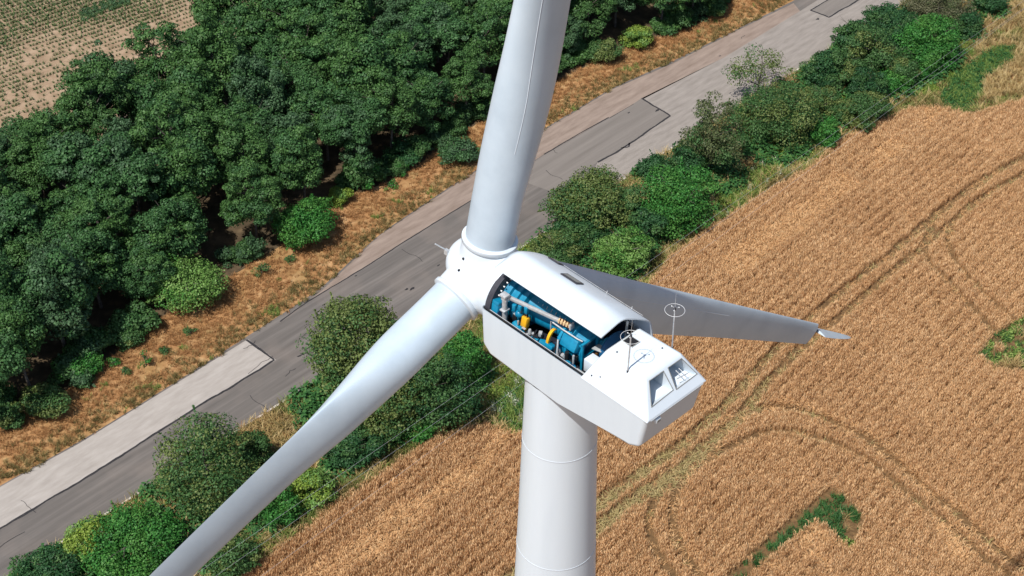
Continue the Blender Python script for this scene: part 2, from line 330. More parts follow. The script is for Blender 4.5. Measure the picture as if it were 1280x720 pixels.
# ------------------------------------------------------------------ scattering (countless small plants)
def blade_tuft(n, h, spread, wd, lean, ear=0.0, seed=0, seg=2):
    r = np.random.default_rng(seed); F4 = []
    for k in range(n):
        a = r.random() * 6.283; p = np.array([math.cos(a), math.sin(a), 0]) * spread * math.sqrt(r.random())
        a = r.random() * 6.283; ld = np.array([math.cos(a), math.sin(a), 0]); hh = h * (0.75 + 0.4 * r.random()); ln = lean * hh * (0.4 + r.random())
        b = r.random() * 6.283; side = np.array([math.cos(b), math.sin(b), 0])
        ts = np.linspace(0, 1, seg + 1); P = [p + ld * ln * t * t + np.array([0, 0, hh * (t - (0.12 if t > .9 else 0) * lean)]) for t in ts]
        for j in range(seg):
            if ear:
                w0, w1 = (wd * 0.35, wd * 0.5) if j < seg - 1 else (ear, ear * 0.6)
            else:
                w0 = wd * (1 - 0.5 * ts[j]); w1 = wd * (1 - 0.75 * ts[j + 1])
            F4.append([P[j] - side * w0 / 2, P[j] + side * w0 / 2, P[j + 1] + side * w1 / 2, P[j + 1] - side * w1 / 2])
    return np.array(F4)
def leaf_clump(n, rx, h, size, seed=0, up=0.5):
    r = np.random.default_rng(seed); d = r.normal(size=(n, 3)); d[:, 2] = np.abs(d[:, 2]); d /= np.linalg.norm(d, axis=1)[:, None]
    rad = r.random(n)[:, None] ** 0.45; c = d * rad * np.array([rx, rx, h])
    nrm = d + r.normal(size=(n, 3)) * 0.6 + np.array([0, 0, up]); nrm /= np.linalg.norm(nrm, axis=1)[:, None]
    return leaf_quads(c, nrm, size, r)
def leaf_quads(c, nrm, size, r):
    n = len(c); t = r.normal(size=(n, 3)); u = np.cross(nrm, t); u /= np.linalg.norm(u, axis=1)[:, None] + 1e-9; v = np.cross(nrm, u)
    sz = (size * (0.6 + 0.8 * r.random(n)))[:, None]; wd = sz * (0.55 + 0.3 * r.random(n))[:, None]
    return np.stack([c - u * sz * .5, c + v * wd * .5 + nrm * sz * .08, c + u * sz * .5, c - v * wd * .5 + nrm * sz * .08], axis=1)
def proto(name, V, m):
    me = quads_mesh(name, V); me.materials.append(m); o = bpy.data.objects.new(name, me); return o
def scatter(name, protos, P, z, idx, scl, label, yaw=None):
    """one object: protos[idx] instanced at every point"""
    n = len(P)
    c = bpy.data.collections.new(name + '_kinds')
    for k, p in enumerate(protos): p.name = '%s_kind_%02d' % (name, k); c.objects.link(p)
    me = bpy.data.meshes.new(name); me.vertices.add(n)
    me.vertices.foreach_set('co', np.c_[P, np.full(n, z)].astype(np.float32).ravel())
    a = me.attributes.new('kind_index', 'INT', 'POINT'); a.data.foreach_set('value', np.asarray(idx, np.int32))
    rot = np.zeros((n, 3), np.float32); rot[:, 2] = rng.random(n) * 6.283 if yaw is None else yaw
    a = me.attributes.new('turn', 'FLOAT_VECTOR', 'POINT'); a.data.foreach_set('vector', rot.ravel())
    scl = np.asarray(scl, np.float32); scl = np.c_[scl, scl, scl] if scl.ndim == 1 else scl
    a = me.attributes.new('size', 'FLOAT_VECTOR', 'POINT'); a.data.foreach_set('vector', np.ascontiguousarray(scl, np.float32).ravel())
    o = bpy.data.objects.new(name, me); col.objects.link(o)
    g = bpy.data.node_groups.new(name, 'GeometryNodeTree'); g.interface.new_socket('Geometry', in_out='INPUT', socket_type='NodeSocketGeometry'); g.interface.new_socket('Geometry', in_out='OUTPUT', socket_type='NodeSocketGeometry')
    N = g.nodes; L = g.links; gi = N.new('NodeGroupInput'); go = N.new('NodeGroupOutput')
    ci = N.new('GeometryNodeCollectionInfo'); ci.inputs['Collection'].default_value = c; ci.inputs['Separate Children'].default_value = True; ci.inputs['Reset Children'].default_value = True
    ip = N.new('GeometryNodeInstanceOnPoints'); ip.inputs['Pick Instance'].default_value = True
    def na(nm, t):
        x = N.new('GeometryNodeInputNamedAttribute'); x.data_type = t; x.inputs[0].default_value = nm; return x.outputs[0]
    L.new(gi.outputs[0], ip.inputs['Points']); L.new(ci.outputs[0], ip.inputs['Instance']); L.new(na('kind_index', 'INT'), ip.inputs['Instance Index'])
    L.new(na('turn', 'FLOAT_VECTOR'), ip.inputs['Rotation']); L.new(na('size', 'FLOAT_VECTOR'), ip.inputs['Scale']); L.new(ip.outputs[0], go.inputs[0])
    md = o.modifiers.new('scatter', 'NODES'); md.node_group = g
    o['kind'] = 'stuff'; o['label'] = label
    return o

# --- wheat
ed = at(890, 280)[:2] - at(400, 640)[:2]; EA = math.atan2(ed[1], ed[0]); eu = np.array([math.cos(EA), math.sin(EA)]); ev = np.array([-eu[1], eu[0]])
cen = at(900, 480)[:2]
U, Vv = np.meshgrid(np.arange(-62, 62, 0.155), np.arange(-48, 48, 0.19)); U = U + rng.uniform(-.09, .09, U.shape); Vv = Vv + rng.normal(0, .035, U.shape)
P = cen + U.ravel()[:, None] * eu + Vv.ravel()[:, None] * ev
field = np.vstack([e_s, far])
# keep what the frame and a few metres round it can show
vz = (np.c_[P, np.zeros(len(P))] - CAM); dz = vz @ _fw; sx = vz @ _R / dz * F; sy = -(vz @ _U) / dz * F
P = P[(np.abs(sx) < 640 + 170) & (sy > -360 - 60) & (sy < 360 + 110)]
P = P[inside(P, field)]
T_A = px((1330, 180), (1280, 199), (1243, 217), (1207, 240), (1179, 262), (1145, 291), (1107, 324), (1080, 343), (1042, 374), (1010, 400), (977, 431), (940, 470), (900, 515), (855, 555), (805, 590), (747, 632), (690, 680), (640, 720), (600, 760))
T_B = px((1330, 195), (1280, 219), (1248, 235), (1218, 255), (1176, 291), (1140, 322), (1104, 349), (1070, 379), (1033, 411), (1014, 427), (988, 449), (960, 478), (920, 525), (880, 560), (830, 602), (795, 622), (747, 662), (690, 705), (640, 750))
C_1 = px((1290, 722), (1256, 698), (1209, 656), (1152, 609), (1108, 569), (1078, 546), (1042, 531), (1004, 513), (959, 508), (927, 520), (900, 545), (868, 580), (845, 610), (838, 640), (842, 668), (858, 700), (880, 726))
C_2 = px((1260, 722), (1226, 698), (1182, 656), (1131, 618), (1093, 582), (1048, 557), (1013, 546), (974, 538), (939, 545), (900, 567), (862, 588), (826, 612), (811, 640), (810, 668), (822, 695), (845, 726))
C_3 = px((1164, 284), (1158, 300), (1152, 319), (1164, 336), (1182, 352), (1204, 377), (1235, 408), (1262, 440))
C_4 = px((1187, 289), (1182, 303), (1185, 318), (1204, 344), (1237, 377), (1265, 402), (1300, 425))
C_5 = px((800, 612), (790, 628), (770, 642), (747, 652))
tracks = [smooth(t + np.array([0, -.22]), .6, 4) for t in (T_A, T_B, C_1, C_2, C_3, C_4, C_5)]
halfw = [.43, .41, .37, .35, .31, .31, .28]
wob = (vnoise(P, 1.1, 5) - .5) * .16
keep = np.ones(len(P), bool); rutd = np.full(len(P), 9.)
lowleft = np.clip((at(1010, 420)[0] - P[:, 0]) / 16, 0, 1)          # the pair is wider and greener near the tower
for t, hw, k in zip(tracks, halfw, range(9)):
    d = dist(P, t); hh = hw + wob + (0.12 * lowleft if k < 2 else 0)
    keep &= d > hh; rutd = np.minimum(rutd, d - hh)
weed1 = px((933, 697), (1038, 612), (1058, 628), (1080, 652), (1062, 690), (1040, 668), (1020, 655), (990, 676), (962, 700), (945, 712))
weed1b = px((905, 722), (933, 703), (945, 712), (925, 735))
weed2 = px((1222, 446), (1240, 424), (1262, 408), (1295, 394), (1310, 474), (1278, 470), (1245, 464))
bare1 = px((950, 712), (1020, 655), (1045, 690), (1030, 725))
wd1 = inside(P, weed1) | inside(P, weed1b); wd2 = inside(P, weed2) & (vnoise(P, 1.5, 3) > .12)
keep &= ~(wd1 | wd2)
in_rut = rutd <= -.06; inT = np.minimum(dist(P, tracks[0]), dist(P, tracks[1])) < .75
RP = P[(~keep) & in_rut]; lowR = np.where(inT, lowleft, -.1)[(~keep) & in_rut]; P = P[keep]; rutd = rutd[keep]
hnoise = vnoise(P, 2.2, 1) * .5 + vnoise(P, .7, 2) * .5
sd_ = P @ ev - (at(890, 280)[:2] @ ev)                                 # distance inwards from the field's edge
lodge = (np.exp(-((sd_ + 5.2) / 1.6) ** 2) * vnoise(P, 3, 9) > .38) | (vnoise(P, 6, 12) * .6 + vnoise(P, 2, 13) * .4 > .86) | (inside(P, bare1) & (vnoise(P, 1.3, 14) > .4))
wheat_kinds = [proto('w', blade_tuft(12, .66, .12, .030, .22, .040, 20 + k, 4), M['wheat']) for k in range(4)] + [proto('w', blade_tuft(12, .56, .14, .034, .7, .042, 30 + k, 4), M['lodged']) for k in range(2)]
loop_mid = (dist(P, smooth((resample(C_1, 1.)[:60] + resample(C_2, 1.)[:60]) / 2 if min(len(resample(C_1, 1.)), len(resample(C_2, 1.))) > 60 else C_1, .8, 4)) < .75) & (rng.random(len(P)) < .5)
lodge = lodge | loop_mid
idx = rng.integers(0, 4, len(P)); idx = np.where(lodge & (rng.random(len(P)) < .75), rng.integers(4, 6, len(P)), idx)
sc = .86 + .26 * hnoise + rng.normal(0, .09, len(P))
rowp = np.sin((P @ ev) / .94 * 2 * np.pi + vnoise(P, 9, 4) * 2)          # drill bouts read as faint stripes
rowa = np.clip(1.1 - sd_ / 22, .25, 1) * (.4 + .9 * vnoise(P, 5, 44)); sc = sc * (1 + .17 * rowp * rowa) * np.where(lodge, .85, 1)
gap = (rowp < -.80) & (rng.random(len(P)) < .60 * rowa)
P, idx, sc = P[~gap], idx[~gap], sc[~gap]
scatter('wheat', wheat_kinds, P, -.01, idx, np.c_[np.full(len(P), 1.), np.full(len(P), 1.), sc], 'ripe golden brown wheat filling the field right of the hedge')
rut_kinds = [proto('r', blade_tuft(9, .30, .16, .05, 1.7, 0, 40 + k), M['rut']) for k in range(2)] + [proto('r', blade_tuft(8, .20, .16, .05, 2.2, 0, 45 + k), M['lodged']) for k in range(2)]
pr = rng.random(len(RP)); isg = pr < (.10 + .60 * lowR)
sel = (isg & (rng.random(len(RP)) < .45)) | (rng.random(len(RP)) < .16)
scatter('trampled_wheat', rut_kinds, RP[sel], -.01, np.where(isg, rng.integers(0, 2, len(RP)), rng.integers(2, 4, len(RP)))[sel], (.8 + .5 * rng.random(len(RP)))[sel], 'flattened greenish straw lying in the wheel tracks across the wheat')

def fill(poly, dens, seed=0):
    r = np.random.default_rng(seed); lo, hi = poly.min(0), poly.max(0); n = int((hi - lo).prod() * dens)
    q = lo + r.random((n, 2)) * (hi - lo); q = q[inside(q, poly)]
    v = np.c_[q, np.zeros(len(q))] - CAM; d = v @ _fw
    return q[(np.abs(v @ _R / d * F) < 820) & (v @ _U / d * F < 430) & (v @ _U / d * F > -480)]
weed_kinds = [proto('k', np.vstack([blade_tuft(16, .42, .22, .045, .8, 0, 150 + k), leaf_clump(12, .26, .32, .12, 50 + k)]), M['deep_weed']) for k in range(3)] + [proto('k', leaf_clump(40, .26, .5, .15, 55), M['green_grass']), proto('k', blade_tuft(14, .75, .2, .045, .6, 0, 56), M['straw'])]
W1 = fill(weed1, 11, 1); 
l1 = line([(936, 700), (1040, 617)]); l2 = line([(1040, 617), (1056, 634), (1036, 646), (1045, 668)]); l3 = line([(1056, 636), (1075, 652)]); l4 = line([(1045, 668), (1065, 690)])
dd = np.minimum(dist(W1, l1), np.minimum(dist(W1, l2) + .3, dist(W1, l3) + .55)); g1 = dd < 1.15 + .6 * (vnoise(W1, .8, 2) - .5)
gg = dist(W1, l4) < .5
g1 &= dist(W1, line([(925, 704), (1040, 611)])) > .42
W1k = np.where(g1, rng.integers(0, 3, len(W1)), np.where(gg, 3, 4)); keepw = g1 | gg | ((rng.random(len(W1)) < .35) & (dist(W1, line([(925, 704), (1040, 611)])) > .5))
Wb = fill(weed1b, 7, 4); Wb = Wb[vnoise(Wb, .8, 6) > .4]; W2 = fill(weed2, 9, 2); W2 = W2[vnoise(W2, 1.5, 3) > .12]
WW = np.vstack([W1[keepw], Wb, W2]); kk = np.r_[W1k[keepw], rng.integers(0, 3, len(Wb)), np.where(vnoise(W2, 1.2, 7) > .35, np.where(rng.random(len(W2)) < .7, 3, 0), 4) ]
scatter('green_weeds', weed_kinds, WW, 0, kk, .75 + .5 * rng.random(len(WW)), 'dark green weeds growing in the bare notch of the wheat')

# --- verge: scorched grass, olive by the road
vp = np.vstack([resample(road_up, 1.), resample(wood_lo, 1.)[::-1]])
vp = np.vstack([resample(road_up, 1.) + np.array([.45, -.55]) * .55, resample(wood_lo, 1.)[::-1]])
V = fill(vp, 17, 5); dr = dist(V, road_up) * np.where(inside(V, np.vstack([resample(road_up, 1.), resample(wood_lo, 1.)[::-1]])), 1, -1); nz = vnoise(V, 2.5, 21); V0 = (dr > -.35 + .55 * vnoise(V, .9, 27)) & ((nz > .32) | (dr < 2) | (rng.random(len(V)) < .3)); V, dr, nz = V[V0], dr[V0], nz[V0]
vk = [proto('g', blade_tuft(12, .26, .16, .035, 1.0, 0, 60 + k), M['rust']) for k in range(2)] + [proto('g', blade_tuft(12, .28, .16, .035, .9, 0, 63), M['straw']), proto('g', blade_tuft(13, .32, .17, .04, .7, 0, 64), M['olive_grass']), proto('g', blade_tuft(12, .3, .15, .045, .7, 0, 65), M['green_grass'])]
pr = rng.random(len(V)); band = np.exp(-(np.maximum(dr - .2, 0) / 1.5) ** 2)
k = np.where(pr < .62 * band, 3, np.where(pr < .74 * band + .12 * (vnoise(V, 1.7, 23) > .55), 2, rng.integers(0, 2, len(V)))); k = np.where((vnoise(V, 1.1, 26) > .86) & (rng.random(len(V)) < .5), 4, k)
scatter('dry_grass', vk, V, 0, k, .65 + .7 * rng.random(len(V)), 'scorched orange brown grass on the verge between wood and road')

# --- crop rows beyond the wood
cd_ = at(125, 41)[:2] - at(0, 84)[:2]; CA = math.atan2(cd_[1], cd_[0]); cu = np.array([math.cos(CA), math.sin(CA)]); cv = np.array([-cu[1], cu[0]]); c0 = at(90, 40)[:2]
U, Vv = np.meshgrid(np.arange(-45, 45, .36), np.arange(-25, 40, .78)); U = U + rng.uniform(-.08, .08, U.shape); Vv = Vv + rng.normal(0, .03, U.shape)
C = c0 + U.ravel()[:, None] * cu + Vv.ravel()[:, None] * cv
v = np.c_[C, np.zeros(len(C))] - CAM; d = v @ _fw; C = C[(v @ _R / d * F > -740) & (v @ _R / d * F < -330) & (v @ _U / d * F < 410)]
C = C[(dist(C, wood_up) > .5)]
den = vnoise(C, 6, 41); prm = at(60, 60)[:2]; far_ = (C - prm) @ cv
C = C[rng.random(len(C)) < np.clip(.85 + .05 * far_ + .6 * (den - .5), .7, 1)]; sz = .75 + .50 * vnoise(C, 5, 42) + .045 * np.clip((C - prm) @ cv, -4, 12)
ck = [proto('c', np.vstack([blade_tuft(7, .42, .06, .06, 1.2, 0, 80 + k), leaf_clump(9, .14, .32, .16, 90 + k)]), M['corn']) for k in range(3)]
scatter('young_crop', ck, C, 0, rng.integers(0, 3, len(C)), np.clip(sz, .35, 1.25), 'rows of small green crop plants in pale soil beyond the wood')
gs = fill(line([(92, 22), (112, 8), (160, -8), (172, 2), (130, 16), (100, 28)]), 7, 9)
scatter('crop_weed_patch', [proto('q', leaf_clump(36, .3, .4, .17, 95), M['l_wood3'])], gs, 0, np.zeros(len(gs), int), .7 + .5 * rng.random(len(gs)), 'grey green weed patch among the crop rows')

# ------------------------------------------------------------------ trees and bushes
def crown_quads(seed, r, b, cz, lobes, lobe_r, per, leaf, gap=0.0, rag=.22, spray=.14, side=0, tone=.35):
    g = np.random.default_rng(seed); out = []; pts = []; tid = []
    W = g.normal(size=(4, 3)); ph = g.random(4) * 6.283
    def bulge(d): return 1 + rag * sum(math.sin(2.1 * float(d @ W[k]) + ph[k]) for k in range(4)) / 2
    tries = 0
    while len(pts) < lobes and tries < lobes * 40:
        tries += 1
        d = g.normal(size=3); d /= np.linalg.norm(d)
        if d[2] < -0.7: continue
        rad = (0.68 + 0.32 * g.random() ** .7) if g.random() < .93 else g.random() * .6
        p = d * rad * bulge(d)
        if any(np.linalg.norm(p - o) < gap for o in pts): continue
        pts.append(p)
    lobes_ = [(p, 1.0) for p in pts]
    for k in range(side):
        a_ = g.random() * 6.283; d_ = .72 + .30 * g.random(); zc = g.uniform(-.75, .35); q0 = np.array([math.cos(a_) * d_, math.sin(a_) * d_, zc]); m_ = int(g.integers(3, 6))
        for j in range(m_): lobes_.append((q0 + g.normal(size=3) * np.array([.16, .16, .2]), .85))
    for p, f_ in lobes_:
        lr = f_ * lobe_r * (0.55 + 0.9 * g.random()); c = p * np.array([r - lr * .5, r - lr * .5, b - lr * .4]) + np.array([0, 0, cz])
        n = int(per * (lr / lobe_r) ** 2)
        d = g.normal(size=(n, 3)); d[:, 2] = d[:, 2] * .75 + .42; d /= np.linalg.norm(d, axis=1)[:, None]
        rr = (0.5 + 0.6 * g.random(n) ** .45)[:, None]
        ax_ = np.array([1.15, 1.15, .66]) * (1 + g.normal(size=3) * .12)
        q = c + d * rr * lr * ax_
        nm = d * .9 + g.normal(size=(n, 3)) * .5 + np.array([0, 0, .3]); nm /= np.linalg.norm(nm, axis=1)[:, None]
        out.append(leaf_quads(q, nm, leaf, g)); tid.append(np.full(n, int(g.random() < tone)))
    for p in pts:                                              # thin sprays of leaves that break the outline
        if g.random() > spray * 4: continue
        d = p / np.linalg.norm(p) + g.normal(size=3) * .35 + np.array([0, 0, .25]); d /= np.linalg.norm(d)
        s0 = p * np.array([r, r, b]) * .9 + np.array([0, 0, cz]); L_ = lobe_r * (.8 + 1.0 * g.random()); n = int(14 * L_ / leaf / 2)
        t = g.random(n)[:, None]; q = s0 + d * L_ * t + g.normal(size=(n, 3)) * leaf * .55 * (1.2 - t)
        nm = g.normal(size=(n, 3)) + np.array([0, 0, .6]); nm /= np.linalg.norm(nm, axis=1)[:, None]
        out.append(leaf_quads(q, nm, leaf, g)); tid.append(np.zeros(n, int))
    V = np.vstack(out); tid = np.concatenate(tid); ok = V[:, :, 2].min(1) > .02
    return V[ok], tid[ok]
def crown_mesh(VT, mats):
    me = quads_mesh('crown', VT[0])
    for m_ in mats: me.materials.append(m_)
    me.polygons.foreach_set('material_index', VT[1].astype(np.int32)); return me
def trunk_bm(seed, h, r0, r, b, cz, limbs=6):
    g = random.Random(seed); bm = NB(); top = Vector((g.uniform(-.2, .2) * r, g.uniform(-.2, .2) * r, cz + b * .45))
    tube(bm, [(0, 0, -.1), (top.x * .3, top.y * .3, h * .5 + .1), tuple(top)], [r0, r0 * .75, r0 * .2], 7)
    for k in range(limbs):
        a = k * 6.283 / limbs + g.uniform(-.4, .4); t = g.uniform(.35, .8); p = Vector((top.x * t, top.y * t, (cz + b * .45) * t)); rr = r * g.uniform(.55, .9)
        e = Vector((math.cos(a) * rr, math.sin(a) * rr, min(cz + b * .75, p.z + g.uniform(.3, .9) * b)))
        m_ = p.lerp(e, .5) + Vector((0, 0, b * .08)); tube(bm, [p, m_, e], [r0 * .42, r0 * .26, r0 * .07], 5)
        e2 = m_ + Vector((math.cos(a + .7) * rr * .5, math.sin(a + .7) * rr * .5, b * .25)); tube(bm, [m_, e2], [r0 * .2, r0 * .05], 4)
    return bm
def plant(name, seed, loc, r, b, cz, m, label, cat, leaf=.2, rag=.22, side=2, lobes=26, per=150, group=None, lobe_r=None, r0=None, gap=.2):
    e = empty(name, loc, 0); tag(e, label, cat, group)
    lr = lobe_r or max(.28, r * .30)
    link('crown', crown_mesh(crown_quads(seed, r, b, cz, lobes, lr, per, leaf, gap=gap, rag=rag, spray=.06, side=side, tone=.32), m), None, e)
    obj('trunk', trunk_bm(seed, max(.3, cz - b * .5), r0 or (.05 + .035 * r), r, b, cz), M['bark'], e)
    return e
def from_box(x0, y0, x1, y1, lift=0.0):
    """ground place and size of a rounded bush whose outline fills this part of the view"""
    cx, cy = (x0 + x1) / 2, (y0 + y1) / 2; b = 1.0
    for _ in range(6):
        p = at(cx, cy, b + lift); s_ = pxm(p); r = (x1 - x0) / 2 / s_
        phi = math.asin(abs((p - CAM)[2]) / np.linalg.norm(p - CAM)); hh = (y1 - y0) / 2 / s_
        b = math.sqrt(max(hh * hh - (r * math.sin(phi)) ** 2, (.55 * r * math.cos(phi)) ** 2)) / math.cos(phi); b = min(max(b, .55 * r), 1.5 * r)
    return p, r, b
# the wood: a few kinds built once, then set out one by one
kinds = []
for k in range(9):
    r = [2.9, 3.3, 2.6, 3.1, 2.8, 3.5, 3.0, 2.5, 3.2][k]; hgt = [9.2, 9.8, 8.6, 9.6, 10.2, 9.4, 8.8, 9.0, 10.4][k]; b = hgt * .40; cz = hgt - b
    t1 = [M['l_wood'], M['l_wood2'], M['l_wood3'], M['l_wood'], M['l_wood2'], M['l_wood'], M['l_wood'], M['l_wood3'], M['l_wood2']][k]; t2 = [M['l_wood2'], M['l_wood'], M['l_wood'], M['l_wood3'], M['l_wood'], M['l_mid'], M['l_wood2'], M['l_wood'], M['l_mid']][k]
    me = crown_mesh(crown_quads(100 + k, r, b, cz, 78, .60, 190, .21, gap=.24, rag=.32, spray=.10, tone=.3), (t1, t2))
    bm = trunk_bm(100 + k, cz - b * .5, .17, r, b, cz, 7); tm = bpy.data.meshes.new('trunk'); bm.to_mesh(tm); bm.free(); tm.materials.append(M['bark'])
    kinds.append((me, tm))
ring = np.vstack([resample(wood_lo, 2), resample(wood_up, 2)[::-1]])
lo, hi = ring.min(0), ring.max(0); cand = lo + rng.random((60000, 2)) * (hi - lo); cand = cand[inside(cand, ring)]
v = np.c_[cand, np.full(len(cand), 6.)] - CAM; d = v @ _fw; cand = cand[(np.abs(v @ _R / d * F) < 800) & (v @ _U / d * F < 480)]
dlo = dist(cand, wood_lo); cand = cand[(dlo > 1.5)]
chosen = []
for c in cand:
    if all((c[0] - o[0]) ** 2 + (c[1] - o[1]) ** 2 > 3.7 ** 2 for o in chosen): chosen.append(c)
NTH = ['nearest', 'second nearest', 'third nearest', 'fourth nearest', 'fifth nearest', 'sixth nearest', 'seventh nearest', 'eighth nearest', 'ninth nearest', 'tenth nearest', 'eleventh nearest', 'twelfth nearest']
def tell_apart(named, what):
    sets = {}
    for e, d in named: sets.setdefault(e['label'], []).append((d, e))
    for lab, L_ in sets.items():
        if len(L_) > 1:
            for j, (d, e) in enumerate(sorted(L_, key=lambda t: t[0])): e['label'] = lab + ', ' + (NTH[j] if j < len(NTH) else 'far from') + ' ' + what
named = []
TONE = ['deep green', 'fresh green', 'greyish green', 'deep green', 'fresh green', 'deep green', 'deep green', 'greyish green', 'fresh green']
for i, c in enumerate(chosen):
    k = int(rng.integers(0, 9)); me, tm = kinds[k]
    e = empty('broadleaf_tree', (c[0], c[1], 0), rng.random() * 6.283); s_ = .82 + .34 * rng.random()
    dl = dist(np.array([c]), wood_lo)[0]; du = dist(np.array([c]), wood_up)[0]
    if dl < 3.2: s_ *= .80
    e.scale = (s_, s_, s_ * (.88 + .24 * rng.random()))
    v = np.array([c[0], c[1], 6.]) - CAM; ix = 640 + v @ _R / (v @ _fw) * F
    row = 'wood front' if dl < 5 else ('wood back' if du < 5 else 'wood middle')
    zone = 'at far left' if ix < 150 else 'above rounded verge bush' if ix < 290 else 'above bright edge bush' if ix < 440 else 'left of upper blade' if ix < 600 else 'behind upper blade' if ix < 710 else 'right of upper blade'
    tag(e, ('small ' if s_ < .75 else 'large ' if s_ > 1.05 else '') + TONE[k] + ' tree, ' + row + ', ' + zone, 'tree', 'trees of the wood beyond the road')
    named.append((e, dist(np.array([c]), road_up)[0]))
    link('crown', me, None, e); link('trunk', tm, None, e)
tell_apart(named, 'the road')
# low bushes filling the foot of the wood
named = []
ek = []
for k in range(5):
    me = crown_mesh(crown_quads(160 + k, 1.25, .85, .8, 18, .42, 150, .17, gap=.25, rag=.35, side=3), (M[['l_wood', 'l_mid', 'l_wood2', 'l_dark', 'l_wood3'][k]], M[['l_mid', 'l_bright', 'l_wood', 'l_wood', 'l_mid'][k]])); ek.append(me)
wl = resample(wood_lo, 1.3); nE = 0
for i, c in enumerate(wl):
    v = np.array([c[0], c[1], 1.]) - CAM; ix = 640 + v @ _R / (v @ _fw) * F; iy = 360 - v @ _U / (v @ _fw) * F
    if not (-60 < ix < 960 and -40 < iy < 620) or any(x0 < ix < x1 and y0 < iy < y1 for x0, y0, x1, y1 in ((315, 235, 450, 325), (765, 25, 830, 80), (160, 325, 285, 400), (10, 470, 130, 540))): continue
    c = c + np.array([-.45, .55]) * rng.uniform(1.0, 3.0) + rng.normal(0, .3, 2); k = int(rng.integers(0, 5)); s_ = rng.uniform(.55, 1.3)
    e = empty('edge_bush', (c[0], c[1], 0), rng.random() * 6.283); e.scale = (s_, s_, s_ * rng.uniform(.8, 1.4))
    zone = 'at far left' if ix < 100 else 'above rounded verge bush' if ix < 200 else 'right of rounded verge bush' if ix < 330 else 'beside bright edge bush' if ix < 450 else 'left of upper blade' if ix < 600 else 'right of upper blade'
    tag(e, ['dark', 'dull green', 'fresh green', 'very dark', 'grey green'][k] + (' low' if s_ < .85 else ' full') + ' bush, wood foot, ' + zone, 'bush', 'bushes along the foot of the wood')
    link('crown', ek[k], None, e); named.append((e, ix))
tell_apart(named, 'the left edge')
